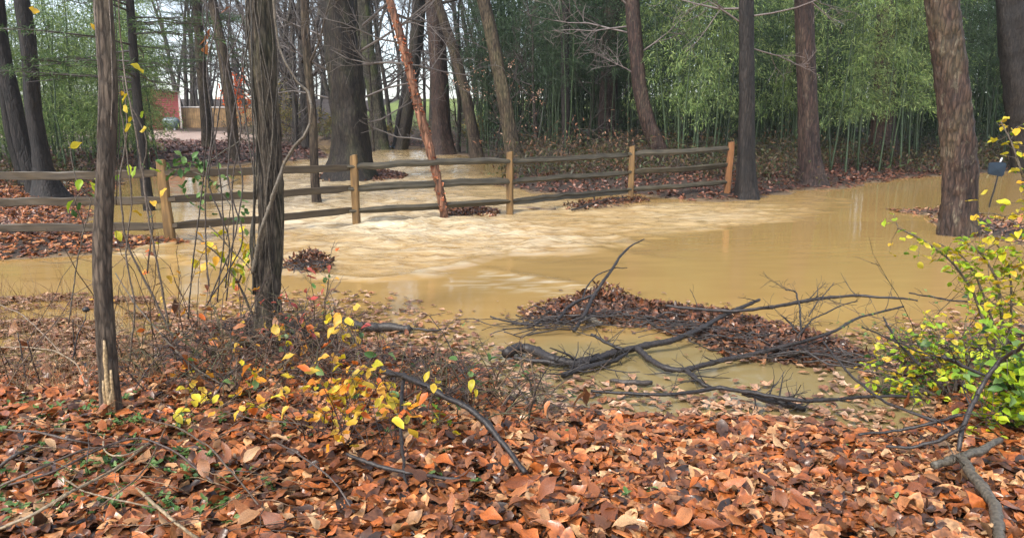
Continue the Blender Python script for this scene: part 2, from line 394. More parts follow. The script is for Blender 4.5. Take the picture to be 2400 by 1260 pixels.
n_, m_ = len(WX), len(WY)
ii = (np.arange(m_ - 1)[:, None] * n_ + np.arange(n_ - 1)[None, :]).ravel()
mb = MB(); mb.add(np.stack([x, y, z0 + wz], 1), None, np.stack([ii, ii + 1, ii + n_ + 1, ii + n_], 1), wc)
m, nt, b = nodes('muddy_flood_water')
a = nd(nt, 'ShaderNodeVertexColor', layer_name='Col'); sp = nt.nodes.new('ShaderNodeSeparateColor'); nt.links.new(a.outputs[0], sp.inputs[0])
co = obj_coord(nt, (1.0, 3.0, 1.0))
n1 = nd(nt, 'ShaderNodeTexNoise', Scale=0.7, Detail=5.0, Distortion=0.8); nt.links.new(co, n1.inputs['Vector'])
base = ramp(nt, n1.outputs[0], [(0.25, (0.335, 0.205, 0.069)), (0.75, (0.375, 0.237, 0.082))])
cf = obj_coord(nt, (1.3, 8.0, 3.0))
cf.node.inputs['Rotation'].default_value = (0, 0, R(-14))
nf = nd(nt, 'ShaderNodeTexNoise', Scale=1.0, Detail=6.0, Roughness=0.62, Distortion=1.1); nt.links.new(cf, nf.inputs['Vector'])
rf = ramp(nt, nf.outputs[0], [(0.46, (0, 0, 0)), (0.60, (1, 1, 1))])
rd_ = ramp(nt, nf.outputs[0], [(0.36, (0.6, 0.52, 0.4)), (0.5, (1, 1, 1))])  # shading of the wave troughs, put into the water colour
tm = nd(nt, 'ShaderNodeMath', operation='MULTIPLY', use_clamp=True); nt.links.new(rf.outputs[0], tm.inputs[0]); nt.links.new(sp.outputs[2], tm.inputs[1])
cg = obj_coord(nt, (1.7, 12.0, 4.0)); cg.node.inputs['Rotation'].default_value = (0, 0, R(-10))
ng = nd(nt, 'ShaderNodeTexNoise', Scale=1.0, Detail=3.0, Roughness=0.55, Distortion=1.6); nt.links.new(cg, ng.inputs['Vector'])
ab = nd(nt, 'ShaderNodeMath', operation='SUBTRACT'); nt.links.new(ng.outputs[0], ab.inputs[0]); ab.inputs[1].default_value = 0.5
ab2 = nd(nt, 'ShaderNodeMath', operation='ABSOLUTE'); nt.links.new(ab.outputs[0], ab2.inputs[0])
fil = ramp(nt, ab2.outputs[0], [(0.0, (1, 1, 1)), (0.045, (0, 0, 0))])
fl2 = nd(nt, 'ShaderNodeMath', operation='MULTIPLY'); nt.links.new(fil.outputs[0], fl2.inputs[0]); nt.links.new(sp.outputs[2], fl2.inputs[1])
fl3 = nd(nt, 'ShaderNodeMath', operation='MULTIPLY_ADD', use_clamp=True); nt.links.new(fl2.outputs[0], fl3.inputs[0]); fl3.inputs[1].default_value = 0.24; nt.links.new(sp.outputs[0], fl3.inputs[2])
fm = nd(nt, 'ShaderNodeMath', operation='MULTIPLY_ADD', use_clamp=True); nt.links.new(tm.outputs[0], fm.inputs[0]); fm.inputs[1].default_value = 0.26; nt.links.new(fl3.outputs[0], fm.inputs[2])
pa = nd(nt, 'ShaderNodeVertexColor', layer_name='Pool')
base_c = mixc(nt, pa.outputs[0], base.outputs[0], (0.21, 0.165, 0.075))
c1 = mixc(nt, sp.outputs[1], base_c, (0.38, 0.275, 0.142))
c1 = mixc(nt, sp.outputs[2], c1, mixc(nt, 1.0, c1, rd_.outputs[0], 'MULTIPLY'))
c2 = mixc(nt, fm.outputs[0], c1, (0.57, 0.475, 0.32))
nt.links.new(c2, b.inputs['Base Color'])
b.inputs['Roughness'].default_value = 0.05; b.inputs['IOR'].default_value = 1.33
co = obj_coord(nt, (5.0, 14.0, 5.0))
n2 = nd(nt, 'ShaderNodeTexNoise', Scale=1.0, Detail=4.0, Roughness=0.6, Distortion=0.6); nt.links.new(co, n2.inputs['Vector'])
mt = nd(nt, 'ShaderNodeMath', operation='MULTIPLY_ADD'); nt.links.new(sp.outputs[2], mt.inputs[0]); mt.inputs[1].default_value = 0.6; mt.inputs[2].default_value = 0.0
bp = nd(nt, 'ShaderNodeBump', Distance=0.06); nt.links.new(mt.outputs[0], bp.inputs['Strength']); nt.links.new(n2.outputs[0], bp.inputs['Height'])
nt.links.new(bp.outputs[0], b.inputs['Normal'])
wme = mb.mesh('flood_water')
pool = np.clip((6.1 + 0.35 * (fbm(x * 1.5, y * 1.5, 91) - .5) * 4 - y) / 0.8, 0, 1) * 0.85      # still side pool: clearer, greener water, dark reflections put into its colour
pat = wme.color_attributes.new('Pool', 'FLOAT_COLOR', 'POINT'); pat.data.foreach_set('color', np.repeat(pool[:, None], 4, 1).astype(np.float32).ravel())
water = tag(link('flood_water', wme, m), kind='structure')

# ------------------------------------------------------------------ leaves
LEAF_COARSE = ((.2, .72), (.45, 1.0), (.72, .66)); LEAF_FINE = ((.1, .5), (.28, .9), (.48, 1.0), (.68, .8), (.87, .4))
def leaf_arrays(pos, yaw, pitch, roll, L, Wd, fold, bend, colr, centre=True, fine=False):
    N = len(pos); L = np.broadcast_to(L, (N,)); Wd = np.broadcast_to(Wd, (N,)); fold = np.broadcast_to(fold, (N,)); bend = np.broadcast_to(bend, (N,))
    tt, ss, ww = [0], [0], [0]; sec = LEAF_FINE if fine else LEAF_COARSE
    for t_, w_ in sec:
        for s_ in (-1, 0, 1): tt.append(t_); ss.append(s_); ww.append(w_ * .5)
    tt.append(1); ss.append(0); ww.append(0); ns = len(sec); K = 3 * ns + 2
    tt, ss, ww = map(np.array, (tt, ss, ww))
    X = L[:, None] * tt[None]
    jj = .16 if fine else .3
    asym = 1 + (rng.random((N, K)) - .5) * np.where(rng.random((N, 1)) > .82, jj * 3, jj)
    Yv = Wd[:, None] * (ss * ww)[None] * asym
    X = X + L[:, None] * (rng.random((N, K)) - .5) * (.03 if fine else .06) * (np.abs(ss) > 0)[None]
    Z = fold[:, None] * np.abs(Yv) + bend[:, None] * L[:, None] * (tt[None] * (1 - tt[None]) * -2.0 + 0.25)
    wave = np.sin(tt[None] * rng.uniform(5, 11, (N, 1)) + rng.random((N, 1)) * 6.28) * np.sign(ss)[None] * .12 + (rng.random((N, K)) - .5) * .2
    Z = Z + wave * Wd[:, None] * (np.abs(ss) > 0)[None] + (rng.normal(0, .16, N) * L)[:, None] * np.clip(tt - .5, 0, 1)[None] ** 2 * 2
    Yv = Yv + (rng.normal(0, .10, N) * L)[:, None] * (tt[None] - .5) ** 2
    if centre: X = X - L[:, None] * 0.5
    V = np.stack([X, Yv, Z], -1)
    def rot(V, ang, i, j):
        c, s = np.cos(ang)[:, None], np.sin(ang)[:, None]
        a, b_ = V[..., i] * c - V[..., j] * s, V[..., i] * s + V[..., j] * c
        V[..., i], V[..., j] = a, b_
    rot(V, np.broadcast_to(roll, (N,)), 1, 2); rot(V, -np.broadcast_to(pitch, (N,)), 2, 0); rot(V, np.broadcast_to(yaw, (N,)), 0, 1)
    V = V + np.asarray(pos)[:, None, :]
    e = K - 4; tr = np.array([(0, 2, 1), (0, 3, 2), (e, e + 1, K - 1), (e + 1, e + 2, K - 1)])
    qu = np.array([q_ for k_ in range(ns - 1) for q_ in ((1 + 3 * k_, 2 + 3 * k_, 5 + 3 * k_, 4 + 3 * k_), (2 + 3 * k_, 3 + 3 * k_, 6 + 3 * k_, 5 + 3 * k_))])
    off = (np.arange(N) * K)[:, None, None]
    shade = np.where(ss[None, :, None] == 0, 0.78, 1.0)
    C = np.asarray(colr)[:, None, :] * shade
    return V.reshape(-1, 3), (tr[None] + off).reshape(-1, 3), (qu[None] + off).reshape(-1, 4), C.reshape(-1, 3)
def pal(l, n, jit=0.18):
    P = np.array([lin(c) for c in l]); c = P[rng.integers(0, len(P), n)]
    c2 = P[rng.integers(0, len(P), n)]; t = rng.random((n, 1)) * 0.5
    return (c * (1 - t) + c2 * t) * (1 + (rng.random((n, 1)) - 0.5) * 2 * jit)
DEAD = [(170, 99, 54), (192, 124, 75), (152, 84, 43), (118, 67, 39), (206, 153, 102), (178, 107, 58), (80, 53, 37), (182, 99, 44), (214, 172, 125), (54, 42, 35), (150, 94, 56), (98, 63, 42), (132, 79, 46), (66, 49, 39)]
SODDEN = [(150, 105, 75), (176, 134, 100), (128, 86, 60), (190, 150, 115), (100, 70, 52), (165, 110, 72), (200, 165, 135)]
FAR = [(118, 84, 74), (98, 66, 58), (142, 104, 88), (84, 58, 50), (130, 86, 66)]
def card_arrays(pos, d, L, Wd, colr, droop=0.25):             # slim folded leaves of two triangles
    N = len(pos); d = d / (np.linalg.norm(d, axis=1)[:, None] + 1e-9)
    up = np.stack([rng.normal(0, .5, N), rng.normal(0, .5, N), np.ones(N)], 1)
    s = np.cross(d, up); s /= np.linalg.norm(s, axis=1)[:, None] + 1e-9
    L = np.broadcast_to(L, (N,))[:, None]; Wd = np.broadcast_to(Wd, (N,))[:, None]
    mid = pos + d * L * 0.42
    tip = pos + d * L - np.array([0, 0, 1.0]) * L * droop
    V = np.stack([pos, mid + s * Wd * 0.5, tip, mid - s * Wd * 0.5], 1)
    off = (np.arange(N) * 4)[:, None, None]
    tr = (np.array([(0, 1, 2), (0, 2, 3)])[None] + off).reshape(-1, 3)
    return V.reshape(-1, 3), tr, np.repeat(colr, 4, 0)

LEAFLIB = {}
def leaf_lib(key, palette, ratio, n=20, mat='leaf', fold=(0.15, 0.6), bend=(-0.25, 0.3)):
    out = []
    cs = pal(palette, n)
    for i in range(n):
        mb = MB(); V, T, Q, C = leaf_arrays(np.zeros((1, 3)), np.zeros(1), np.zeros(1), np.zeros(1), 1.0, ratio * rng.uniform(.85, 1.15), rng.uniform(*fold), rng.uniform(*bend), cs[i:i + 1], False, True)
        mb.add(V, T, Q, C); me = mb.mesh('leaf'); me.materials.append(M[mat]); out.append(me)
    LEAFLIB[key] = out
def put_leaf(parent, key, p, yaw, pitch, roll, L):
    o = bpy.data.objects.new('leaf', random.choice(LEAFLIB[key])); col.objects.link(o); o.parent = parent
    org = ORG.get(parent.name, (0, 0, 0))
    o.location = [p[i] - org[i] for i in range(3)]; o.rotation_euler = Euler((roll, -pitch, yaw)); o.scale = (L, L, L)
    return o
leaf_lib('dead', [c_ for c_ in DEAD if c_[0] > 90], 0.46, 24, 'litter', (0.1, 0.7), (-0.35, 0.45))
leaf_lib('yellow', [(214, 190, 40), (226, 206, 70), (190, 180, 40), (230, 170, 50)], 0.55)
leaf_lib('orange', [(226, 150, 40), (232, 120, 50), (236, 176, 70), (214, 96, 50), (228, 190, 80), (200, 170, 60)], 0.55)
leaf_lib('lime', [(176, 196, 40), (200, 210, 60), (150, 180, 40), (214, 206, 40), (120, 160, 50)], 0.5)
leaf_lib('green', [(76, 112, 54), (96, 132, 66), (64, 96, 48), (122, 150, 86)], 0.5)
leaf_lib('pink', [(196, 86, 80), (206, 110, 90), (176, 74, 60)], 0.45)

# ------------------------------------------------------------------ split rail fence
fp = [np.array([-7.95, 10.35, 0.0])] + [hit(x, y) for x, y in ((400, 565), (836, 525), (1195, 500), (1478, 470), (1703, 458))]
fence = thing('split_rail_fence', 'three-rail split rail fence of golden posts crossing the muddy flood water', 'fence', (0, 12, 0))
tops = [1.2, 1.19, 1.19, 1.18, 1.19, 1.24]
lean = [(0, 0), (-0.035, 0), (-.005, 0), (0, 0), (0.0, 0.0), (0.03, -0.02)]
for i, p in enumerate(fp):
    mb = MB(); n = 9; h = np.linspace(-0.5, tops[i], n); z = lvl(p[1])
    w = 0.062 if i < 5 else 0.07
    ang = rng.uniform(-.25, .25)
    pts = []
    prof = [(-1, -.8), (-.8, -1), (.8, -1), (1, -.8), (1, .8), (.8, 1), (-.8, 1), (-1, .8)]
    for k, hh in enumerate(h):
        s = w * (1 + 0.05 * rng.normal()) * (0.9 if k == n - 1 else 1)
        for a_, b_ in prof:
            pts.append((p[0] + lean[i][0] * hh + s * (a_ * math.cos(ang) - b_ * math.sin(ang)), p[1] + lean[i][1] * hh + s * (a_ * math.sin(ang) + b_ * math.cos(ang)), z + hh + (0.012 * a_ if k == n - 1 else 0)))
    q = [(k * 8 + j, k * 8 + (j + 1) % 8, k * 8 + 8 + (j + 1) % 8, k * 8 + 8 + j) for k in range(n - 1) for j in range(8)]
    pts.append((p[0] + lean[i][0] * h[-1], p[1], z + h[-1] + 0.012)); tt = [((n - 1) * 8 + j, (n - 1) * 8 + (j + 1) % 8, n * 8) for j in range(8)]
    mb.add(pts, tt, q); part('post', mb, M['post_red'] if i == 5 else M['post'], fence, smooth=False)
for i in range(5):
    a0, b0 = fp[i], fp[i + 1]
    d = (b0 - a0); d[2] = 0; ln = np.linalg.norm(d); d /= ln
    for k, hh in enumerate((1.0, 0.62, 0.235)):
        za = lvl(a0[1]) + hh + (0.03 if i == 4 else 0); zb = lvl(b0[1]) + hh + (0.09 if i == 4 else 0) + rng.uniform(-.02, .02)
        off = np.array([-d[1], d[0], 0]) * (0.03 if i % 2 else -0.03)
        n = 15; t = np.linspace(-0.045, 1.045, n)
        P = a0[None] + d[None] * (t * ln)[:, None] + off[None]; P[:, 2] = za + (zb - za) * t + rng.normal(0, 0.006, n) - 0.03 * np.sin(np.pi * np.clip(t, 0, 1)) * rng.uniform(-.4, 1)
        taper = np.clip(np.minimum(t + 0.045, 1.045 - t) / 0.10, 0.45, 1)
        mb = MB()
        if i < 2:                                            # sawn-looking flat rails
            sec = np.array([(-.028, -.058), (.028, -.062), (.036, -.05), (.034, .05), (.02, .058), (-.024, .058), (-.034, .05), (-.034, -.05)])
        else:                                                # split, half-round rails
            th = np.arange(9) * 2 * np.pi / 9 + rng.random(); rr = 0.05 * (1 + 0.22 * rng.normal(size=9)); sec = np.stack([np.cos(th) * rr, np.sin(th) * rr * 1.2], 1)
        side = np.array([-d[1], d[0], 0]); ns = len(sec)
        V = P[:, None, :] + (sec[None, :, 0:1] * side[None, None]) * taper[:, None, None] + sec[None, :, 1:2] * np.array([0, 0, 1.0])[None, None] * taper[:, None, None]
        V = V + rng.normal(0, 0.003, V.shape)
        q = [(r_ * ns + j, r_ * ns + (j + 1) % ns, r_ * ns + ns + (j + 1) % ns, r_ * ns + ns + j) for r_ in range(n - 1) for j in range(ns)]
        V = V.reshape(-1, 3); V = np.vstack([V, P[0], P[-1]])
        tt = [(n * ns, j, (j + 1) % ns) for j in range(ns)] + [(n * ns + 1, (n - 1) * ns + (j + 1) % ns, (n - 1) * ns + j) for j in range(ns)]
        mb.add(V, tt, q)
        # own object frame along the rail so the grain runs lengthwise
        o = link('rail', mb.mesh('rail', (0, 0, 0), False), M['rail_brown'] if i < 2 else M['rail_grey'], None)
        ang = math.atan2(d[1], d[0]); T = Matrix.Translation(Vector(P[0])) @ Matrix.Rotation(ang, 4, 'Z')
        o.data.transform(T.inverted()); o.parent = fence; o.matrix_basis = Matrix.Translation(-Vector((0, 12, 0))) @ T

# ------------------------------------------------------------------ trees
def smooth_path(pts, rad, step):
    P = np.asarray(pts, float); r = np.asarray(rad, float)
    d = np.concatenate([[0], np.cumsum(np.linalg.norm(np.diff(P, axis=0), axis=1))])
    n = max(4, int(d[-1] / step)); s = np.linspace(0, d[-1], n)
    out = np.stack([np.interp(s, d, P[:, k]) for k in range(3)], 1); rr = np.interp(s, d, r)
    w = max(1, int(n / (len(P) * 3)))
    if w > 1:
        ker = np.ones(2 * w + 1) / (2 * w + 1)
        for k in range(3):
            pad = np.concatenate([2 * out[0, k] - out[w:0:-1, k], out[:, k], 2 * out[-1, k] - out[-2:-w - 2:-1, k]])
            out[:, k] = np.convolve(pad, ker, 'valid')
    return out, rr
def trunk_mesh(mb, P, r, n, ridge, seed, flare=0.5, fh=0.35, cells=None, vert=2.5, c=None):
    k = len(P); T = np.gradient(P, axis=0); T /= np.linalg.norm(T, axis=1)[:, None]
    A = np.cross(T, np.array([0, 1.0, 0])); A /= np.linalg.norm(A, axis=1)[:, None]; B = np.cross(T, A)
    th = np.arange(n) * 2 * np.pi / n
    s = np.concatenate([[0], np.cumsum(np.linalg.norm(np.diff(P, axis=0), axis=1))])
    cells = cells or max(6, n // 4)
    U, S = np.meshgrid(th / (2 * np.pi), s)
    tw = 0.15 * S
    rd = 1 - 2 * np.abs(noise((U + tw * 0.1) * cells, S * vert + 9.1 * seed, seed, cells) - 0.5)
    rd2 = noise(U * cells * 2, S * vert * 3, seed + 3, cells * 2) - 0.5
    lobes = 1 + 0.06 * np.cos(3 * 2 * np.pi * U + seed) + 0.05 * np.cos(5 * 2 * np.pi * U + seed * 2 + S)
    fl = 1 + flare * np.exp(-S / fh) * (0.6 + 0.7 * noise(U * 6, S * 0.5, seed + 5, 6))
    rr = r[:, None] * lobes * fl * (1 + ridge * (rd - 0.6) + ridge * 0.6 * rd2)
    V = P[:, None, :] + rr[..., None] * (np.cos(th)[None, :, None] * A[:, None] + np.sin(th)[None, :, None] * B[:, None])
    i = np.arange(k - 1)[:, None] * n; j = np.arange(n)[None]; j2 = (j + 1) % n
    mb.add(V.reshape(-1, 3), None, np.stack([i + j, i + j2, i + n + j2, i + n + j], -1).reshape(-1, 4), c)
def limb(mb, p, d, L, r, lev, spread, c, up=0.12, kids=(5, 4, 4), rmin=0.004):
    n = 5 if lev else 7
    pts = [np.array(p, float)]; d = np.array(d, float) / np.linalg.norm(d)
    dirs = [d]
    for k in range(n - 1):
        d = d + rng.normal(0, 0.16, 3) + np.array([0, 0, up]); d /= np.linalg.norm(d)
        pts.append(pts[-1] + d * L / (n - 1)); dirs.append(d)
    pts = np.array(pts); rad = np.maximum(np.linspace(r, r * 0.3, n), rmin)
    mb.tube(pts, rad, 5 if lev >= 2 else (4 if lev == 1 else 3), c, False)
    if lev <= 0: return
    nk = kids[min(lev, len(kids)) - 1]
    for k in range(nk):
        t = rng.uniform(0.2, 1.0); i = min(int(t * (n - 1)), n - 2); f = t * (n - 1) - i
        q = pts[i] * (1 - f) + pts[i + 1] * f
        s = np.cross(dirs[i], rng.normal(size=3)); s /= np.linalg.norm(s)
        limb(mb, q, dirs[i] * 0.6 + s * spread, L * rng.uniform(0.35, 0.65) * (1.15 - 0.5 * t), max(rad[i] * 0.6, rmin), lev - 1, spread, c, up, kids, rmin)

def main_tree(name, label, cat, px, mat, Y=None, top=13.0, sides=24, step=0.12, ridge=0.08, br_from=None, nbr=9, brlen=3.0, flare=0.5, group=None, brcol=(0.075, 0.06, 0.05), low=(), fh=0.35, cells=None, vert=2.5, lev=2, dz=0.1, slim=0.94):
    """px: list of (x, y, width) photo pixels from the base up; the base stands on the ground."""
    b = hit(px[0][0], px[0][1], dz) if Y is None else at(px[0][0], px[0][1], Y)
    Y = b[1]
    pts = [at(x, y, Y) for x, y, w in px]; rad = [w / F * Y / 2 * slim for x, y, w in px]
    pts[0][2] = min(gz(pts[0][0], Y), pts[0][2]) - 0.15
    # on above the picture: keeps its lean, tapering
    d = pts[-1] - pts[-2]; d /= np.linalg.norm(d); d = d * 0.75 + np.array([0, 0, 0.25]); d /= np.linalg.norm(d)
    z0, r0 = pts[-1][2], rad[-1]
    ztop = max(top, z0 + 2)
    inn = len(pts)
    for k in range(1, 6):
        f = k / 5; q = pts[inn - 1] + d * (ztop - z0) / max(d[2], .3) * f + rng.normal(0, 0.12, 3) * f * np.array([1, 1, 0])
        pts.append(q); rad.append(r0 * (1 - 0.85 * f) + 0.01)
    t = thing(name, label, cat, (pts[0][0], pts[0][1], pts[0][2] + 0.15), group)
    P, r = smooth_path(pts, rad, step)
    mb = MB(); trunk_mesh(mb, P, r, sides, ridge, random.randint(1, 99), flare, fh, cells, vert)
    part('trunk', mb, M[mat], t)
    mb = MB(); zb = br_from if br_from else z0 * 0.95
    idx = np.where(P[:, 2] > zb)[0]
    for k in range(nbr):
        i = int(rng.choice(idx)); a_ = rng.random() * 6.28
        limb(mb, P[i], (math.cos(a_), math.sin(a_), rng.uniform(0.1, 0.8)), brlen * rng.uniform(.6, 1.2), max(r[i] * 0.42, 0.012), lev, 0.8, np.array(brcol) * rng.uniform(.7, 1.2), kids=(4, 5, 5), rmin=0.0045 * max(1, Y / 12))
    for (sx, sy, ang, L) in low:                              # low bare boughs seen in the picture
        q = at(sx, sy, Y); dz_ = -math.sin(R(ang)); dx_ = math.cos(R(ang))
        mq = MB(); limb(mq, q, (dx_, rng.uniform(-.3, .3), dz_), L, max(0.018, 0.012 * L), 2, 0.7, np.array(brcol), 0.02, (5, 6, 6), 0.004 * max(1, Y / 14)); part('bough', mq, M['twig'], t)
    part('branches', mb, M['twig'], t, 'stuff')
    return t, P, r, Y

t1, P1, r1, Y1 = main_tree('young_tree', 'slim grey-brown trunk with a split pale scar near its leaf-covered foot', 'tree',
    [(262, 985, 58), (258, 900, 52), (252, 820, 48), (243, 700, 45), (240, 600, 46), (246, 480, 44), (250, 380, 44), (256, 250, 45), (254, 150, 44), (246, 60, 44), (242, -10, 43)],
    'bark_near', top=7.5, sides=64, step=0.018, ridge=0.13, nbr=7, brlen=1.6, flare=0.25, fh=0.12, cells=14, vert=7, br_from=3.2, slim=.87)
t2, P2, r2, Y2 = main_tree('vine_covered_tree', 'furrowed trunk wrapped in climbing vines rising from brambles at the water edge', 'tree',
    [(624, 755, 78), (627, 680, 68), (634, 560, 66), (636, 450, 66), (630, 320, 64), (622, 200, 66), (614, 90, 66), (606, -10, 66)],
    'bark_vine', top=9.5, sides=72, step=0.022, ridge=0.16, nbr=8, brlen=2.0, flare=0.3, fh=0.15, cells=16, vert=4, br_from=4.0, slim=.84)
TREES = [
 ('twin_trunk_tree', 'dark wet trunk curving up from a forked base on the leafy bank', [(118, 462, 78), (100, 400, 44), (92, 330, 36), (76, 255, 36), (72, 160, 34), (62, 70, 34), (48, -10, 32)], 'bark_dark', {}),
 ('leaning_tree', 'dark wet trunk leaning away from the forked base on the leafy bank', [(96, 458, 44), (70, 400, 38), (48, 330, 36), (34, 250, 34), (12, 165, 34), (0, 90, 32), (-6, 10, 30)], 'bark_dark', {}),
 ('bankside_tree', 'dark crooked stem leaning left beside the bamboo', [(60, 398, 30), (28, 330, 26), (14, 250, 24), (4, 180, 22), (-10, 60, 20)], 'bark_dark', {'Y': 17.5}),
 ('slender_tree', 'slender straight brown trunk standing in the pale water behind the vine-covered tree', [(743, 462, 24), (736, 400, 20), (735, 300, 19), (724, 180, 19), (716, 80, 20), (714, -10, 20)], 'bark_mid', {'low': [(724, 150, -50, 2.2), (722, 110, -130, 1.8)]}),
 ('leaning_sapling', 'thin brown trunk rising from the purple-brown leaf bank by the board fence', [(549, 386, 26), (545, 300, 24), (535, 200, 26), (520, 110, 24), (505, 40, 20)], 'bark_mid', {'Y': 29}),
 ('massive_tree', 'massive dark twin trunk with flared base on a leafy islet behind the fence', [(822, 412, 108), (822, 330, 90), (818, 250, 84), (806, 150, 80), (796, 60, 78), (788, -10, 78)], 'bark_big', {'top': 19, 'sides': 40, 'nbr': 12, 'low': [(845, 120, -20, 3.5), (780, 170, -160, 2.5), (850, 230, -15, 3.0), (850, 150, 5, 3.2), (850, 60, -30, 3.4), (775, 90, 190, 2.6), (770, 230, 195, 2.2), (850, 290, -10, 2.2)], 'brcol': (.12, .1, .09)}),
 ('mossy_tree', 'mossy green-grey trunk rising just behind the massive dark trunk', [(838, 400, 46), (836, 250, 38), (828, 120, 36), (818, -10, 34)], 'bark_moss', {'Y': 28}),
 ('mossy_tree', 'lichen-green leaning trunk at the far end of the creek', [(893, 346, 48), (884, 270, 36), (872, 180, 34), (858, 90, 34), (850, -10, 34)], 'bark_moss', {}),
 ('forked_tree', 'dark forked trunk among bare saplings behind the orange birch', [(938, 346, 30), (955, 270, 28), (966, 180, 30), (976, 90, 32), (984, -10, 34)], 'bark_big', {'low': [(966, 120, -60, 3)]}),
 ('straight_tree', 'thick straight purple-brown trunk at the head of the pale creek', [(1036, 357, 62), (1034, 280, 44), (1028, 180, 42), (1022, 80, 42), (1016, -10, 42)], 'bark_red', {'top': 18}),
 ('leaning_tree', 'leaning grey-tan trunk on the corner of the bamboo bank', [(1122, 374, 36), (1108, 310, 28), (1088, 210, 24), (1060, 110, 24), (1030, 20, 22), (1020, -10, 22)], 'bark_mid', {}),
 ('leaning_tree', 'leaning tan trunk with lichen patches behind the middle fence post', [(1212, 388, 46), (1196, 310, 34), (1178, 210, 32), (1158, 110, 32), (1140, 30, 30), (1130, -10, 30)], 'bark_tan', {'low': [(1150, 120, 215, 1.6)]}),
 ('dark_tree', 'dark reddish trunk in shade before the tall bamboo, wrapped in twigs', [(1420, 365, 50), (1424, 270, 42), (1430, 160, 42), (1434, 60, 42), (1438, -10, 42)], 'bark_red', {'brcol': (.15, .12, .11), 'low': [(1430, 120, 200, 3.0), (1432, 60, 190, 3.4), (1432, 150, -30, 2.5), (1428, 200, 205, 2.4), (1432, 20, 175, 3.4), (1426, 240, -20, 1.8)]}),
 ('bent_tree', 'bent dark trunk leaning left over the leafy bank behind the fence', [(1572, 405, 46), (1545, 350, 38), (1516, 280, 36), (1500, 210, 34), (1490, 110, 34), (1480, -10, 34)], 'bark_red', {'brcol': (.15, .12, .11), 'low': [(1488, 80, 200, 3.0), (1488, 60, 170, 2.5), (1490, 30, 210, 3.2), (1492, 130, -25, 2.4), (1496, 180, 200, 1.8)]}),
 ('upright_tree', 'upright dark grey trunk beside the orange end post of the fence', [(1750, 455, 54), (1748, 380, 42), (1750, 260, 36), (1748, 120, 34), (1748, -10, 34)], 'bark_dark', {'brcol': (.15, .12, .11), 'low': [(1748, 20, 170, 2.2), (1746, 60, 200, 2.0), (1750, 40, -10, 2.0), (1752, 110, 10, 1.6)]}),
 ('reddish_tree', 'reddish brown upright trunk between the bright bamboo clumps', [(1902, 428, 66), (1896, 360, 52), (1894, 240, 46), (1888, 120, 42), (1884, -10, 42)], 'bark_red', {}),
 ('big_tree', 'thick reddish-brown trunk with lichen plates standing in the calm muddy water', [(2246, 535, 92), (2246, 470, 76), (2250, 380, 76), (2238, 260, 72), (2222, 120, 70), (2206, -10, 70)], 'bark_plate', {'sides': 48, 'step': 0.06, 'ridge': 0.14, 'vert': 5, 'cells': 18, 'flare': .15, 'slim': .92}),
 ('shaded_tree', 'dark shaded trunk above the yellow-leaved shrub at the bamboo edge', [(2420, 402, 80), (2396, 280, 66), (2378, 140, 62), (2366, -10, 60)], 'bark_dark', {'Y': 24}),
 ('thick_stump_tree', 'broad dim trunk half hidden among the bamboo culms', [(2072, 388, 78), (2070, 300, 56), (2074, 200, 50), (2080, 60, 48)], 'bark_red', {'Y': 27}),
 ('thin_dark_tree', 'thin black trunk draped with a twisted vine before the bamboo', [(1330, 378, 22), (1326, 280, 20), (1324, 150, 20), (1326, -10, 20)], 'bark_dark', {}),
 ('thin_dark_tree', 'thin leaning black stem between the creek head trunks', [(925, 344, 18), (935, 280, 15), (950, 200, 14), (968, 100, 12)], 'bark_dark', {'Y': 40}),
]
for nm, lb, px, mt, kw in TREES: main_tree(nm, lb, 'tree', px, mt, **kw)

# orange river birch leaning across the fence, with peeling bark
bt, PB, rB, YB = main_tree('river_birch', 'leaning river birch with orange peeling bark crossing behind the fence', 'tree',
    [(1045, 500, 20), (1030, 440, 20), (1010, 360, 20), (988, 280, 21), (966, 190, 20), (946, 110, 19), (925, 40, 18), (908, -15, 17)], 'bark_birch', sides=14, step=0.06, ridge=0.25, flare=0.15, cells=6, vert=9, top=9,
    low=[(1000, 330, 190, 1.2), (955, 150, 185, 1.6), (940, 100, 200, 1.4)], br_from=3.2)
mb = MB(); n = 420
i = rng.integers(6, int(len(PB) * 0.75), n); a_ = rng.random(n) * 6.28
pos = PB[i] + np.stack([np.cos(a_) * rB[i] * 1.02, np.sin(a_) * rB[i] * 1.02, np.zeros(n)], 1)
V, T, Q, C = leaf_arrays(pos, a_ + rng.normal(0, .5, n), rng.uniform(-.2, 1.2, n), rng.normal(0, .6, n), rng.uniform(.03, .10, n), rng.uniform(.04, .09, n), 0.4, rng.uniform(-.6, .6, n), pal([(190, 110, 76), (220, 150, 112), (150, 78, 52), (120, 60, 44)], n))
mb.add(V, T, Q, C); part('peeling_bark', mb, M['litter'], bt, 'stuff')

# pale split scar on the young tree's foot
mb = MB(); k = np.where((P1[:, 2] > 0.12) & (P1[:, 2] < 0.62))[0][::3]
for sx, w0, zlo, zhi in ((0.25, .014, .1, .6), (0.62, .011, .1, .45), (-.05, .010, .1, .38), (.45, .012, .1, .3)):
    kk = [q for q in k if zlo < P1[q, 2] < zhi]
    pts = [P1[q] + np.array([sx * r1[q] * 1.1, -r1[q] * 1.12 * math.sqrt(max(0, 1 - sx * sx)), 0]) + rng.normal(0, .002, 3) for q in kk]
    mb.tube(pts, np.array([w0 * (0.35 + 0.65 * math.sin(math.pi * (j + .5) / len(kk))) * rng.uniform(.6, 1.2) for j in range(len(kk))]), 6, (0.36, 0.25, 0.13))
part('scar', mb, M['twig'], t1, 'stuff', 'pale split wood of the scar')

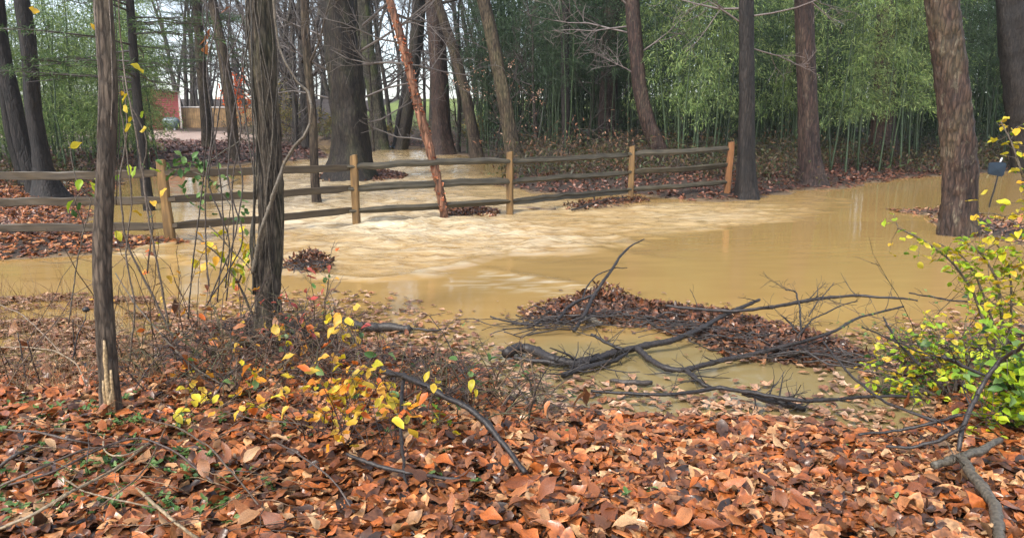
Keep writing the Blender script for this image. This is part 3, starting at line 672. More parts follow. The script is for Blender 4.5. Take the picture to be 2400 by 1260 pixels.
# ------------------------------------------------------------------ bamboo
def bamboo_variant(h, low, nl, tint):
    mc, ml = MB(), MB()
    n = 12; t = np.linspace(0, 1, n); a_ = rng.random() * 6.28; bendv = rng.uniform(0.3, 1.1)
    P = np.stack([math.cos(a_) * bendv * t ** 2.6 + rng.normal(0, .015, n), math.sin(a_) * bendv * t ** 2.6 + rng.normal(0, .015, n), h * t - 0.15 * bendv * t ** 3], 1)
    r = np.linspace(0.03, 0.006, n)
    c0 = np.array([0.032, 0.05, 0.022]) * rng.uniform(.6, 1.7)
    mc.tube(P, r, 6, c0, False)
    for z in np.arange(0.3, h * .8, 0.34):                    # nodes
        f = z / h * (n - 1); i = int(f); q = P[i] + (P[i + 1] - P[i]) * (f - i)
        mc.tube([q - [0, 0, .012], q, q + [0, 0, .012]], [r[i] * 1.02, r[i] * 1.25, r[i] * 1.02], 6, c0 * 1.8, False)
    pos, dr, cl, LL = [], [], [], []
    nb = int((h - low) / 0.19)
    for k in range(nb):
        z = low + (h - low) * (k + rng.random()) / nb; f = min(z / h * (n - 1), n - 1.01); i = int(f); q = P[i] + (P[i + 1] - P[i]) * (f - i)
        a_ = rng.random() * 6.28; L = rng.uniform(.5, 1.25) * (1.0 if z < h * .75 else .65)
        d = np.array([math.cos(a_), math.sin(a_), rng.uniform(.3, .8)])
        m_ = 6; s = np.linspace(0, 1, m_)[:, None]
        B = q + d * L * s - np.array([0, 0, 1.0]) * L * 0.75 * s ** 2.2
        mc.tube(B, np.linspace(.007, .003, m_), 3, c0 * 1.4, False)
        nlv = max(6, int(nl * L * 2.1)); tt = rng.uniform(.18, 1, nlv)
        fi = tt * (m_ - 1); i0 = np.minimum(fi.astype(int), m_ - 2); g = (fi - i0)[:, None]
        p_ = B[i0] * (1 - g) + B[i0 + 1] * g + rng.normal(0, .1, (nlv, 3))
        pos.append(p_); dd = d * 0.4 + rng.normal(0, .65, (nlv, 3)); dd[:, 2] -= 0.55; dr.append(dd)
        bright = rng.uniform(.55, 1.35)
        cl.append(pal(tint, nlv, .25) * bright)
    pos, dr, cl = np.vstack(pos), np.vstack(dr), np.vstack(cl)
    V, T, C = card_arrays(pos, dr, rng.uniform(.09, .18, len(pos)), rng.uniform(.014, .025, len(pos)), cl, .3)
    ml.add(V, T, None, C)
    return mc.mesh('culm'), ml.mesh('foliage', smooth=False)
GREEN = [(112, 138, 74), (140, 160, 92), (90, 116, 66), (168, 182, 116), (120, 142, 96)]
SHADE_GREEN = [(58, 80, 56), (74, 98, 66), (44, 66, 48), (90, 112, 78)]  # leaves inside the grove: its shade is put into darker greens
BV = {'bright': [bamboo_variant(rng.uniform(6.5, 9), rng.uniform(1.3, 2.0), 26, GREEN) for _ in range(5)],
      'deep': [bamboo_variant(rng.uniform(7.5, 10), rng.uniform(2.4, 3.4), 20, SHADE_GREEN) for _ in range(6)],
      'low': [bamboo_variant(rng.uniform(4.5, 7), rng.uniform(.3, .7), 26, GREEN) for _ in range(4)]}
for kv in BV.values():
    for a_, b_ in kv: a_.materials.append(M['culm']); b_.materials.append(M['bamboo_leaf'])
def bamboo(p, kind, label, group, s=1.0, lean=0.06):
    cu, fo = random.choice(BV[kind])
    o = thing('bamboo', label, 'bamboo', p, group)
    o.rotation_euler = (rng.normal(0, lean), rng.normal(0, lean), rng.random() * 6.28); o.scale = (s, s, s)
    link('culm', cu, None, o); link('foliage', fo, None, o)
def in_bank(x, y): return _look(GH, x, y) > 0.03
cnt = 0
LB = {'bright': ('bright green leafy bamboo at the sunny front of the grove beyond the fence', 'bright bamboo at the front of the grove'),
      'deep': ('tall bare-stemmed bamboo deep in the grove, shade put into its leaf colour', 'shaded bamboo culms in the grove'),
      'low': ('low leafy green bamboo on the bank behind the forked dark trunks', 'bamboo on the bank of the shed')}
def grove(n, xr, yr, kind, s=(.85, 1.15), avoid=()):
    k = 0
    while k < n:
        px = rng.uniform(*xr); Y = rng.uniform(*yr)
        X = (px - 1200) / F * Y * 1.02
        if not in_bank(X, Y): continue
        if any(abs(px - a_) < w_ for a_, w_ in avoid): continue
        bamboo((X, Y, gz(X, Y) - .05), kind, *LB[kind], s=rng.uniform(*s)); k += 1
gaps = [(1748, 26), (1890, 34), (2245, 30)]
grove(13, (1530, 1730), (21.5, 25), 'bright', avoid=gaps)
grove(14, (1920, 2120), (22, 26), 'bright', avoid=gaps)
grove(7, (1780, 1860), (25, 28), 'bright')
grove(8, (2120, 2420), (26, 30), 'bright', avoid=gaps)
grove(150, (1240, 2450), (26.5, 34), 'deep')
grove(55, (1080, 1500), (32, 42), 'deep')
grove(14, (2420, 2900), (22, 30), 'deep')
grove(44, (110, 395), (24.5, 33), 'low', (.8, 1.15))
grove(32, (-60, 270), (21, 29), 'low', (.9, 1.2))
grove(9, (285, 365), (29, 35), 'low', (.8, 1.1))
grove(14, (-400, 60), (16, 26), 'low', (.9, 1.2))

# ------------------------------------------------------------------ bare woodland behind
def bare_variant(h, r, nb, c, twist=0.05):
    mt, mbn = MB(), MB(); n = 16; P = [np.zeros(3)]; d = np.array([rng.normal(0, .06), rng.normal(0, .06), 1.0])
    for k in range(n - 1):
        d = d + np.array([rng.normal(0, twist), rng.normal(0, twist), .03]); d /= np.linalg.norm(d); P.append(P[-1] + d * h / (n - 1))
    P = np.array(P); rr = np.linspace(r, r * .12, n); rr[0] *= 1.4
    mt.tube(P, rr, 9, c, False)
    for k in range(nb):
        t = rng.uniform(.15, 1); i = min(int(t * (n - 1)), n - 2); a_ = rng.random() * 6.28
        limb(mbn, P[i], (math.cos(a_), math.sin(a_), rng.uniform(.2, 1.0)), h * rng.uniform(.14, .3) * (1.2 - .7 * t), max(rr[i] * .45, .012), 2, .75, np.array(c) * rng.uniform(.8, 1.25), .1, (5, 6, 6), .0065)
    return mt.mesh('trunk'), mbn.mesh('branches')
WV = [bare_variant(rng.uniform(13, 19), rng.uniform(.10, .26), 17, np.array([.085, .068, .06]) * rng.uniform(.8, 1.3)) for _ in range(7)]
for a_, b_ in WV: a_.materials.append(M['bark_far']); b_.materials.append(M['twig'])
def bare_tree(X, Y, s, label, group):
    a_, b_ = random.choice(WV)
    o = thing('bare_tree', label, 'tree', (X, Y, gz(X, Y) - .1), group); o.rotation_euler = (rng.normal(0, .04), rng.normal(0, .04), rng.random() * 6.28); o.scale = (s, s, s)
    link('trunk', a_, None, o); link('branches', b_, None, o)['kind'] = 'stuff'
k = 0
while k < 125:
    px = rng.uniform(-250, 2600) if k > 70 else rng.uniform(430, 1240)
    Y = rng.uniform(46, 105) if k > 20 else rng.uniform(38, 60)
    X = (px - 1200) / F * Y
    if 340 < px < 620 and Y < 56: continue
    if 840 < px < 1090 and rng.random() < .6: continue
    if not in_bank(X, Y): continue
    bare_tree(X, Y, rng.uniform(.75, 1.25), 'slim bare grey-brown tree in the leafless woods beyond the creek', 'bare woodland trees'); k += 1
for px, Y, s in ((700, 36, .5), (880, 37, .45), (1075, 36, .5), (1160, 33, .4), (640, 36, .5), (1000, 44, .6), (1100, 43, .55), (1260, 31, .4), (1370, 29, .4)):
    X = (px - 1200) / F * Y
    bare_tree(X, Y, s, 'small bare sapling among the bigger trunks at the creek bend', 'bare saplings at the creek')

# ------------------------------------------------------------------ conifers
def conifer(label, px, Y, h, zb, nb, mat, L0):
    t, P, r, Y = main_tree('conifer', label, 'conifer', px, mat, Y=Y, top=h, nbr=1, brlen=.4, sides=14, step=.1, ridge=.08, flare=.25)
    mbn, ml = MB(), MB(); pos, dr = [], []
    for k in range(nb):
        z = zb + (h - zb) * (k / nb) ** 1.1; i = int(np.argmin(abs(P[:, 2] - z))); a_ = rng.random() * 6.28; L = L0 * (1.1 - .8 * k / nb) * rng.uniform(.6, 1.1)
        s = np.linspace(0, 1, 7)[:, None]; d = np.array([math.cos(a_), math.sin(a_), rng.uniform(-.05, .2)])
        B = P[i] + d * L * s + np.array([0, 0, 1.0]) * (-.12 * L * s ** 2) + rng.normal(0, .03, (7, 3)) * s
        mbn.tube(B, np.linspace(.02, .005, 7), 4, (.05, .04, .035), False)
        for q in range(int(7 * L)):
            f = rng.uniform(.25, 1); bp = P[i] + d * L * f - np.array([0, 0, 1.0]) * .12 * L * f * f; sd = np.cross(d, [0, 0, 1]) * (1 if q % 2 else -1) + d * .6; sd = sd / np.linalg.norm(sd); l2 = rng.uniform(.25, .6) * L * (1.1 - f * .6)
            mbn.tube([bp, bp + sd * l2 * .5, bp + sd * l2 - [0, 0, .06 * l2]], [.008, .006, .004], 3, (.05, .04, .035), False)
            m_ = int(34 * l2); ff = rng.random((m_, 1)); pos.append(bp + sd * l2 * ff + rng.normal(0, .03, (m_, 3))); dr.append(sd + rng.normal(0, .8, (m_, 3)) - [0, 0, .3])
    pos, dr = np.vstack(pos), np.vstack(dr)
    V, T, C = card_arrays(pos, dr, rng.uniform(.07, .15, len(pos)), .016, pal([(64, 92, 52), (84, 112, 60), (50, 76, 46), (98, 120, 70)], len(pos)), .1)
    ml.add(V, T, None, C)
    part('boughs', mbn, M['twig'], t); part('needles', ml, M['bamboo_leaf'], t, 'stuff')
conifer('thin dark hemlock trunk with flat green boughs behind the first fence post', [(352, 500, 26), (342, 430, 24), (330, 320, 22), (318, 180, 20), (310, 80, 19), (304, -10, 18)], 14.5, 9.5, 2.4, 64, 'bark_dark', 2.5)
conifer('brown pine trunk with green needle boughs in front of the board fence', [(487, 325, 30), (480, 240, 24), (468, 120, 22), (462, -10, 20)], 36.0, 15, 4.2, 60, 'bark_mid', 3.8)

# ------------------------------------------------------------------ shed, tank, board fence, orange shrub
SY = 51.0
sr = at(423, 298, SY); zt = at(423, 217, SY)[2]; zg = sr[2]; zg0 = gz(sr[0], SY) - .1
SHROT = R(27)
shed = thing('shed', 'red clapboard shed with white corner trim beyond the bamboo', 'shed', (sr[0], SY, zg))
W_ = 4.6; D_ = 3.6
mb = MB(); nbd = 17; hh = (zt - zg) / nbd
mb.box((sr[0] - W_, SY + .03, zg0 - .2), (sr[0] - .01, SY + D_, zt), None, (0.30, 0.07, 0.06))
for k in range(nbd):
    a0 = zg + k * hh
    V = [(sr[0] - W_, SY - .02, a0), (sr[0], SY - .02, a0), (sr[0], SY + .02, a0 + hh), (sr[0] - W_, SY + .02, a0 + hh), (sr[0], SY + .02, a0), (sr[0] - W_, SY + .02, a0)]
    mb.add(V, None, [(0, 1, 2, 3), (0, 5, 4, 1)], (0.36, 0.085, 0.075))
part('wall', mb, M['plain'], shed, smooth=False); shed.rotation_euler.z = SHROT
mb = MB(); mb.box((sr[0] - .004, SY - .06, zg0 - .1), (sr[0] + .12, SY + .06, zt + .02), None, (.72, .62, .56)); part('corner_trim', mb, M['plain'], shed, smooth=False)
mb = MB(); V = []
for yy in (SY - .25, SY + D_ + .25):
    for xx, zz in ((sr[0] - W_ - .2, zt + .02 + .45), (sr[0] + .16, zt + .02)): V += [(xx, yy, zz), (xx, yy, zz + .06)]
mb.add(V, None, [(0, 2, 3, 1), (4, 5, 7, 6), (1, 3, 7, 5), (0, 4, 6, 2), (0, 1, 5, 4), (2, 6, 7, 3)], (.34, .3, .28)); part('roof', mb, M['plain'], shed, smooth=False)
mb = MB(); mb.add([(sr[0] - W_, SY - .01, zt), (sr[0], SY - .01, zt), (sr[0] - W_, SY - .01, zt + .45), (sr[0] - W_, SY + D_, zt), (sr[0], SY + D_, zt), (sr[0] - W_, SY + D_, zt + .45)], [(0, 1, 2), (3, 5, 4)], None, (0.34, 0.08, 0.07)); part('gable', mb, M['plain'], shed, smooth=False)

tk = at(408, 288, SY - 1.0); tank = thing('gas_tank', 'pale blue-grey gas tank lying against the red shed', 'tank', (tk[0], tk[1], tk[2] - .45))
mb = MB(); xs = np.array([-.75, -.73, -.66, -.5, .1, .27, .34, .37]); rs = np.array([.02, .2, .33, .41, .41, .33, .2, .02]) * .92
mb.tube(np.stack([tk[0] + xs, np.full(8, tk[1]), np.full(8, tk[2])], 1), rs, 18, (.15, .195, .21)); part('tank_body', mb, M['plain'], tank)
for xx in (-.45, .08):
    mb = MB(); mb.box((tk[0] + xx - .06, tk[1] - .2, tk[2] - .55), (tk[0] + xx + .06, tk[1] + .2, tk[2] - .34), None, (.3, .3, .3)); part('foot', mb, M['plain'], tank, smooth=False)

bf = thing('board_fence', 'tall brown board fence with pale cap running from the red shed', 'fence', (sr[0] + .2, SY + .4, zg))
xl, xr_ = at(426, 290, SY + .4)[0], at(612, 290, SY + .4)[0]; x_ = xl; ztp = at(500, 253, SY + .4)[2]
while x_ < xr_:
    w_ = rng.uniform(.13, .16); mb = MB(); dt = rng.uniform(-.02, .02); dy = rng.uniform(-.012, .012)
    mb.box((x_, SY + .4 + dy, zg0 - .1), (x_ + w_ - .012, SY + .425 + dy, ztp + dt)); part('board', mb, M['board'], bf, smooth=False); x_ += w_
mb = MB(); mb.box((xl, SY + .36, ztp + .025), (xr_, SY + .47, ztp + .1), None, (.62, .56, .5)); part('cap_rail', mb, M['plain'], bf, smooth=False); bf.rotation_euler.z = R(14)

def leafy_shrub(name, label, cat, base, h, w, nst, nl, palette, ls, depth=None, matl='leaf', zlo=.1, group=None):
    t = thing(name, label, cat, base, group); ms, ml = MB(), MB(); ends = []
    for k in range(nst):
        a_ = rng.random() * 6.28; q = np.array(base) + [rng.normal(0, w * .08), rng.normal(0, w * .08), -.03]
        limb(ms, q, (math.cos(a_) * w / h, math.sin(a_) * w / h, 1.6), h * rng.uniform(.7, 1.05), .012 * h ** .5, 2, .6, (.07, .05, .035), .05, (4, 4, 4), .004)
    V = np.vstack(ms.v); V = V[V[:, 2] > base[2] + zlo * h]; pos = V[rng.integers(0, len(V), nl)] + rng.normal(0, .03 * w, (nl, 3))
    dr = rng.normal(0, 1, (nl, 3)); dr[:, 2] -= .2
    V, T, Q, C = leaf_arrays(pos, rng.random(nl) * 6.28, rng.uniform(-1, .4, nl), rng.normal(0, .6, nl), rng.uniform(.7, 1.3, nl) * ls, rng.uniform(.4, .6, nl) * ls, .3, .1, pal(palette, nl))
    ml.add(V, T, Q, C)
    part('stems', ms, M['twig'], t); part('foliage', ml, M[matl], t, 'stuff')
    return t
ob = at(566, 296, 47.0)
leafy_shrub('orange_shrub', 'vivid orange autumn shrub beside the board fence', 'shrub', (ob[0], 47, gz(ob[0], 47.0)), 3.2, .6, 8, 1600, [(240, 124, 44), (232, 100, 40), (244, 150, 60), (220, 84, 46)], .15)
for k, (px, Y, h, w) in enumerate(((690, 44, 2.6, 2), (655, 47, 3.2, 2), (940, 43, 1.6, 2), (1110, 40, 1.8, 2), (770, 46, 1.8, 2))):
    X = (px - 1200) / F * Y
    leafy_shrub('olive_shrub', 'olive-green scrubby bush behind the creek bend', 'shrub', (X, Y, gz(X, Y)), h, w, 7, 900, [(110, 112, 50), (140, 130, 60), (84, 92, 46), (150, 120, 60)], .12, group='scrub at the creek bend')
X, Y = at(1200, 300, 27.0)[:2]
leafy_shrub('beech_sapling', 'beech sapling holding pale pink-tan leaves before the dark bamboo', 'sapling', (X, 27, gz(X, 27.0)), 3.6, 1.6, 4, 320, [(214, 170, 140), (196, 140, 110), (224, 190, 160)], .075, matl='litter', zlo=.3)

# ------------------------------------------------------------------ dense back of the grove, undergrowth (nobody could count these)
mb = MB(); ml = MB(); n = 420
for k in range(n):
    Y = rng.uniform(34, 47); px = rng.uniform(1130, 2700); X = (px - 1200) / F * Y
    if not in_bank(X, Y): continue
    z = gz(X, Y); h = rng.uniform(7, 11); bx, by = rng.normal(0, .5, 2); t = np.linspace(0, 1, 5)
    P = np.stack([X + bx * t ** 2, Y + by * t ** 2, z - .1 + h * t], 1)
    mb.tube(P, np.linspace(.045, .012, 5), 4, np.array([.035, .06, .025]) * rng.uniform(.6, 1.6), False)
    m_ = 260; tt = rng.uniform(.1, 1, m_); p_ = np.stack([np.interp(tt, t, P[:, i]) for i in range(3)], 1) + rng.normal(0, .5, (m_, 3))
    d = rng.normal(0, .7, (m_, 3)); d[:, 2] -= .5
    V, T, C = card_arrays(p_, d, rng.uniform(.25, .42, m_), rng.uniform(.05, .08, m_), pal(SHADE_GREEN, m_, .25) * rng.uniform(.7, 1.1), .3); ml.add(V, T, None, C)
tk_ = thing('bamboo_thicket', 'dense dark mass of bamboo filling the back of the grove', 'bamboo', (14, 38, .5)); tk_['kind'] = 'stuff'
part('culms', mb, M['culm'], tk_, 'stuff'); part('foliage', ml, M['bamboo_leaf'], tk_, 'stuff')

mb = MB(); ml = MB()
def brush(n, pxr, yr, hh, colr, leafn, lp, rmin=.006):
    k = 0
    while k < n:
        Y = rng.uniform(*yr); px = rng.uniform(*pxr); X = (px - 1200) / F * Y; k += 1
        if not in_bank(X, Y): continue
        z = gz(X, Y); a_ = rng.random() * 6.28; L = rng.uniform(*hh)
        s = np.linspace(0, 1, 5)[:, None]; d = np.array([math.cos(a_) * rng.uniform(.2, 1.2), math.sin(a_) * .6, rng.uniform(.5, 1.2)])
        P = np.array([X, Y, z - .03]) + d * L * s - np.array([0, 0, .5]) * L * s ** 2 + rng.normal(0, .04 * L, (5, 3)) * s
        mb.tube(P, np.linspace(rmin * 1.6, rmin * .6, 5), 3, np.array(colr) * rng.uniform(.5, 1.6), False)
        if leafn:
            m_ = leafn; i = rng.integers(1, 5, m_); p_ = P[i] + rng.normal(0, .1 * L, (m_, 3)); dd = rng.normal(0, 1, (m_, 3))
            V, T, C = card_arrays(p_, dd, rng.uniform(.08, .2, m_), rng.uniform(.03, .08, m_), pal(lp, m_, .3), .2); ml.add(V, T, None, C)
OLV = [(76, 74, 44), (98, 84, 54), (60, 66, 40), (112, 80, 58), (72, 88, 50)]
brush(1500, (1180, 1900), (19, 31), (.4, 1.7), (.05, .036, .026), 8, OLV)
brush(1500, (1100, 2600), (30, 46), (.8, 2.8), (.035, .034, .022), 9, SHADE_GREEN, .012)
brush(1300, (1850, 2600), (23, 31), (.4, 1.4), (.05, .036, .026), 8, OLV)
brush(800, (560, 1200), (39, 52), (.6, 2.4), (.10, .075, .055), 6, OLV, .012)
brush(260, (1200, 1520), (24, 32), (1.0, 2.6), (.10, .07, .05), 2, [(190, 140, 110), (150, 100, 70)])
brush(260, (-100, 300), (17, 24), (.3, .9), (.06, .05, .03), 6, OLV)
ug = thing('undergrowth', 'tangled brown and olive undergrowth along the wooded banks', 'undergrowth', (4, 25, .3)); ug['kind'] = 'stuff'
part('twigs', mb, M['twig'], ug, 'stuff'); part('foliage', ml, M['leaf'], ug, 'stuff')

# ------------------------------------------------------------------ fallen leaves
def scatter(n, xf, yr, keep, L, palette, lift, tilt, flat=False, fine=False):
    X = rng.uniform(-1, 1, n); Y = rng.uniform(yr[0], yr[1], n); X = xf(X, Y)
    z, h = ground_parts(X, Y); k = keep(X, Y, h); X, Y, z, h = X[k], Y[k], z[k], h[k]; m_ = len(X)
    Z = (np.maximum(z, lvl(Y) + .006) if flat else z) + rng.random(m_) * lift + .008
    pos = np.stack([X, Y, Z], 1); Ln = L[0] + (L[1] - L[0]) * rng.random(m_) ** 1.4; tl_ = tilt * np.clip(.3 + h * 8, .3, 1) if not flat else tilt
    V, T, Q, C = leaf_arrays(pos, rng.random(m_) * 6.28, rng.normal(0, 1, m_) * tl_, rng.normal(0, 1, m_) * tl_ + (rng.random(m_) > .5) * np.pi * (not flat), Ln, Ln * rng.uniform(.34, .6, m_), rng.uniform(.0, .6, m_), rng.uniform(-.3, .4, m_) * (0.3 if flat else 1), pal(palette, m_, .22), fine=fine)
    return V, T, Q, C
cone = lambda u, y: u * (.8 * y + 1.2)
lit = MB()
lit.add(*scatter(26000, cone, (1.7, 4.7), lambda x, y, h: (h > .012), (.05, .14), DEAD, .03, .27, fine=True))
lit.add(*scatter(16000, cone, (1.7, 5.2), lambda x, y, h: (h > .005), (.012, .04), [(70, 48, 36), (110, 70, 48), (50, 38, 32), (150, 100, 66)], .035, .7))
DIM = [(104, 64, 42), (82, 52, 36), (126, 78, 48), (62, 44, 34), (146, 96, 62), (48, 37, 31)]  # litter under the brambles: the shade beneath them put into darker browns
lit.add(*scatter(9000, cone, (4.6, 6.9), lambda x, y, h: (h > .004) & (rng.random(len(x)) < .75), (.05, .12), DIM, .04, .5))
lit.add(*scatter(1000, cone, (1.9, 4.9), lambda x, y, h: h > .01, (.06, .14), DEAD, .045, .8, fine=True))
ms_ = MB(); ms_.add(*scatter(16000, cone, (3.3, 7.6), lambda x, y, h: (h > -.13) & (h < .03) & (rng.random(len(x)) < np.where(x < -.3, 1.1, .9) * np.clip(1.0 + h * np.where(x < -.3, 8, 15), .0, 1)) & (y < 7.3), (.05, .11), SODDEN, .008, .07, True))
_p = poly_px([(-200, 705), (200, 690), (345, 700), (420, 740), (560, 760), (430, 830), (-200, 860)])
ms_.add(*scatter(26000, lambda u, y: -3.4 + u * 2.6, (4.6, 7.9), lambda x, y, h: (sdist(_p, x, y) > 0) & (h < .03) & (fbm(x * 2.2, y * 3.5, 81) > rng.uniform(.46, .6, len(x))), (.05, .115), SODDEN + DIM[:3], .01, .1, True))
bank = MB()
bank.add(*scatter(38000, lambda u, y: -10.5 + u * 7, (9, 20), lambda x, y, h: h > .0, (.07, .13), FAR[:3] + DEAD[:7], .03, .4))
bank.add(*scatter(9000, lambda u, y: -12 + u * 9, (20, 44), lambda x, y, h: h > .02, (.14, .26), FAR, .05, .5))
bank.add(*scatter(13000, lambda u, y: 6 + u * 9, (15, 28), lambda x, y, h: h > .0, (.09, .17), [(120, 74, 56), (98, 60, 48), (140, 92, 70), (84, 52, 42), (158, 110, 86)], .04, .45))
bank.add(*scatter(5000, lambda u, y: 14 + u * 12, (20, 32), lambda x, y, h: h > .0, (.1, .2), [(110, 70, 54), (92, 58, 48), (134, 90, 70)], .04, .45))
isl = MB()
def fill(poly, n, L, palette, lift, tilt):
    P = np.array(poly); lo, hi = P.min(0) - .1, P.max(0) + .1
    X = rng.uniform(lo[0], hi[0], n); Y = rng.uniform(lo[1], hi[1], n); k = sdist(poly, X, Y) > -.06 * np.clip(Y / 6, 1, 3); X, Y = X[k], Y[k]
    z = np.maximum(ground_parts(X, Y)[0], lvl(Y)); m_ = len(X); pos = np.stack([X, Y, z + rng.random(m_) * lift + .006], 1); Ln = rng.uniform(L[0], L[1], m_)
    return leaf_arrays(pos, rng.random(m_) * 6.28, rng.normal(0, tilt, m_), rng.normal(0, tilt, m_) + (rng.random(m_) > .5) * np.pi, Ln, Ln * rng.uniform(.34, .5, m_), rng.uniform(0, .8, m_), rng.uniform(-.4, .5, m_), pal(palette, m_, .3))
RAFT = [(106, 72, 50), (130, 90, 62), (86, 58, 42), (158, 114, 82), (66, 48, 38), (118, 76, 50), (54, 42, 36), (142, 84, 52)]
I = {k: poly_px(l) for k, l in ISL.items()}
isl.add(*fill(I['t8'], 2200, (.1, .2), RAFT, .03, .4)); isl.add(*fill(I['p3'], 700, (.06, .13), RAFT, .05, .5)); isl.add(*fill(I['p4'], 600, (.06, .13), RAFT, .05, .5))
isl.add(*fill(I['t19'], 1500, (.06, .14), RAFT + SODDEN, .03, .3))
lo_ = part('leaf_litter', lit, M['litter'], ground, 'stuff'); part('sodden_leaves', ms_, M['litter'], ground, 'stuff'); part('bank_leaves', bank, M['litter'], ground, 'stuff'); part('islet_leaves', isl, M['litter'], ground, 'stuff')
k = 0
while k < 300:                                                # the largest leaves of the near floor, one by one
    Y = 2.45 + 1.5 * rng.random() ** 1.3; X = rng.uniform(-1, 1) * (.72 * Y)
    z, h = ground_parts(np.array([X]), np.array([Y]))
    if h[0] < .03: continue
    put_leaf(ground, 'dead', (X, Y, z[0] + rng.uniform(.03, .06)), rng.random() * 6.28, rng.normal(0, .3), rng.normal(0, .35) + (math.pi if rng.random() > .5 else 0), rng.uniform(.075, .14)); k += 1

# ------------------------------------------------------------------ driftwood and fallen branches
BLK = (.026, .021, .019); BRN = (.085, .06, .042)
def pz(px, py, z):                                            # sight line at height z
    d = ray(px, py); t = (z - CAM_H) / d[2]; p = d * t; p[2] = z
    return p
def strand(mb, pts, c, n=7, step=.022, wob=.012, smooth=True):
    P, r = smooth_path([p[:3] for p in pts], [p[3] for p in pts], step)
    wv = np.cumsum(rng.normal(0, 1, P.shape), 0); wv -= np.linspace(0, 1, len(P))[:, None] * wv[-1]; P = P + wob * wv / max(1, len(P) ** .5)
    kn = rng.random(len(r)); r = .88 * r * (1 + .07 * rng.normal(size=len(r)) + .28 * (kn > .93))
    mb.tube(P, np.maximum(r, .0012), n, c)
    return P, r
def br(pts, zs, ws):                                          # pixels + heights + pixel widths -> points with radius
    out = []
    for (x_, y_), z_, w_ in zip(pts, np.interp(np.linspace(0, 1, len(pts)), np.linspace(0, 1, len(zs)), zs), np.interp(np.linspace(0, 1, len(pts)), np.linspace(0, 1, len(ws)), ws)):
        p = pz(x_, y_, z_); out.append((*p, w_ / F * p[1] / 2))
    return out
def side_twigs(mb, P, r, n, L, c, up=.3):
    for k in range(n):
        i = rng.integers(1, len(P) - 1); a_ = rng.random() * 6.28
        limb(mb, P[i], (math.cos(a_), math.sin(a_), up + rng.normal(0, .4)), L * rng.uniform(.4, 1.1), max(.35 * r[i], .002), 1, .8, c, 0.0, (2, 2), .0013)
def fallen(name, label, limbs, c=BLK, twigs=0, tl=.2, cat='branch', group=None, leafy=0):
    b0 = limbs[0][0]; t = thing(name, label, cat, (b0[0], b0[1], b0[2] - b0[3]), group)
    tw = MB(); any_ = False
    for j, l in enumerate(limbs):
        mb = MB(); P, r = strand(mb, l, np.array(c) * rng.uniform(.8, 1.3), 9)
        part('limb' if j == 0 else 'fork', mb, M['twig'], t)
        if twigs: side_twigs(tw, P, r, twigs, tl, np.array(c) * 1.1); any_ = True
    if any_: part('twigs', tw, M['twig'], t, 'stuff')
    return t
fallen('fallen_branch', 'thick black forked branch lying in the shallow pool behind the leaf litter', [
    br([(1185, 828), (1215, 812), (1245, 816), (1290, 840), (1340, 850), (1390, 842), (1440, 824), (1480, 816), (1520, 806), (1580, 795), (1640, 770), (1690, 740), (1740, 718), (1780, 702)], [.06, .05, .05, .10, .2], [29, 26, 24, 19, 14, 8]),
    br([(1492, 815), (1530, 848), (1570, 866), (1605, 866), (1655, 850), (1755, 827), (1822, 813), (1878, 799), (1955, 777), (2011, 743), (2117, 718)], [.07, .05, .08, .14, .22], [17, 16, 14, 9, 5]),
    br([(1607, 867), (1630, 888), (1652, 903), (1668, 908)], [.06, .02], [14, 10]),
    br([(1205, 838), (1290, 850), (1370, 856), (1430, 852)], [.04, .03], [12, 14, 10]),
    br([(1320, 880), (1380, 862), (1450, 838), (1470, 828)], [.03, .06], [18, 14, 8]),
    br([(1385, 783), (1420, 800), (1460, 818)], [.16, .08], [8, 10])], BLK, 8, .32)
fallen('fallen_branch', 'long thin black branch stretching along the pool edge under the yellow shrub', [
    br([(1385, 915), (1440, 922), (1500, 926), (1560, 927), (1620, 921), (1690, 908), (1740, 920), (1800, 931), (1880, 942), (1950, 938), (2040, 928), (2160, 930)], [.05, .06, .10, .12], [8, 10, 12, 12, 6]),
    br([(1740, 920), (1800, 938), (1850, 952), (1885, 958)], [.08, .02], [14, 20, 16])], BLK, 10, .24)
fallen('fallen_branch', 'short grey stick half sunk in the pool', [br([(1432, 892), (1470, 899), (1500, 900), (1528, 896)], [.02, .025], [10, 18, 14])], (.07, .055, .045))
fallen('driftwood_log', 'dark rounded log floating at the edge of the brambles', [br([(805, 748), (830, 760), (870, 766), (920, 766), (962, 772)], [.05, .04], [18, 26, 26, 20]), br([(955, 770), (1010, 774), (1062, 770)], [.03, .02], [9, 5])], (.05, .042, .036), 0, cat='log')
fallen('fallen_branch', 'curved black branch propped over the foreground brambles and leaves', [
    br([(895, 868), (945, 880), (1000, 905), (1060, 935), (1110, 965), (1150, 1000), (1190, 1050), (1232, 1108)], [.40, .42, .36, .26, .16], [15, 18, 17, 14]),
    br([(947, 885), (942, 950), (939, 1010), (947, 1115), (967, 1199)], [.40, .30, .2, .16], [11, 11, 10, 6]),
    br([(1115, 968), (1150, 990), (1165, 1020)], [.25, .2], [6, 3])], BLK, 3, .2)
fallen('fallen_branch', 'thin black stick lying level among the orange leaves', [br([(811, 1060), (850, 1080), (894, 1099), (989, 1113), (1078, 1121)], [.24, .2, .18], [9, 12, 10])], BLK)
fallen('fallen_branch', 'thick mossy grey branch lying on the leaf litter below the yellow shrub', [
    br([(2250, 1070), (2285, 1125), (2325, 1180), (2345, 1262), (2350, 1330)], [.2, .18, .17], [26, 34, 38])], (.085, .07, .05), 2, .15)
fallen('fallen_branch', 'broken stub of branch with pale lichen under the yellow shrub', [
    br([(2188, 1088), (2240, 1072), (2300, 1050), (2345, 1030)], [.18, .2], [22, 26, 18])], (.07, .06, .045), 0)
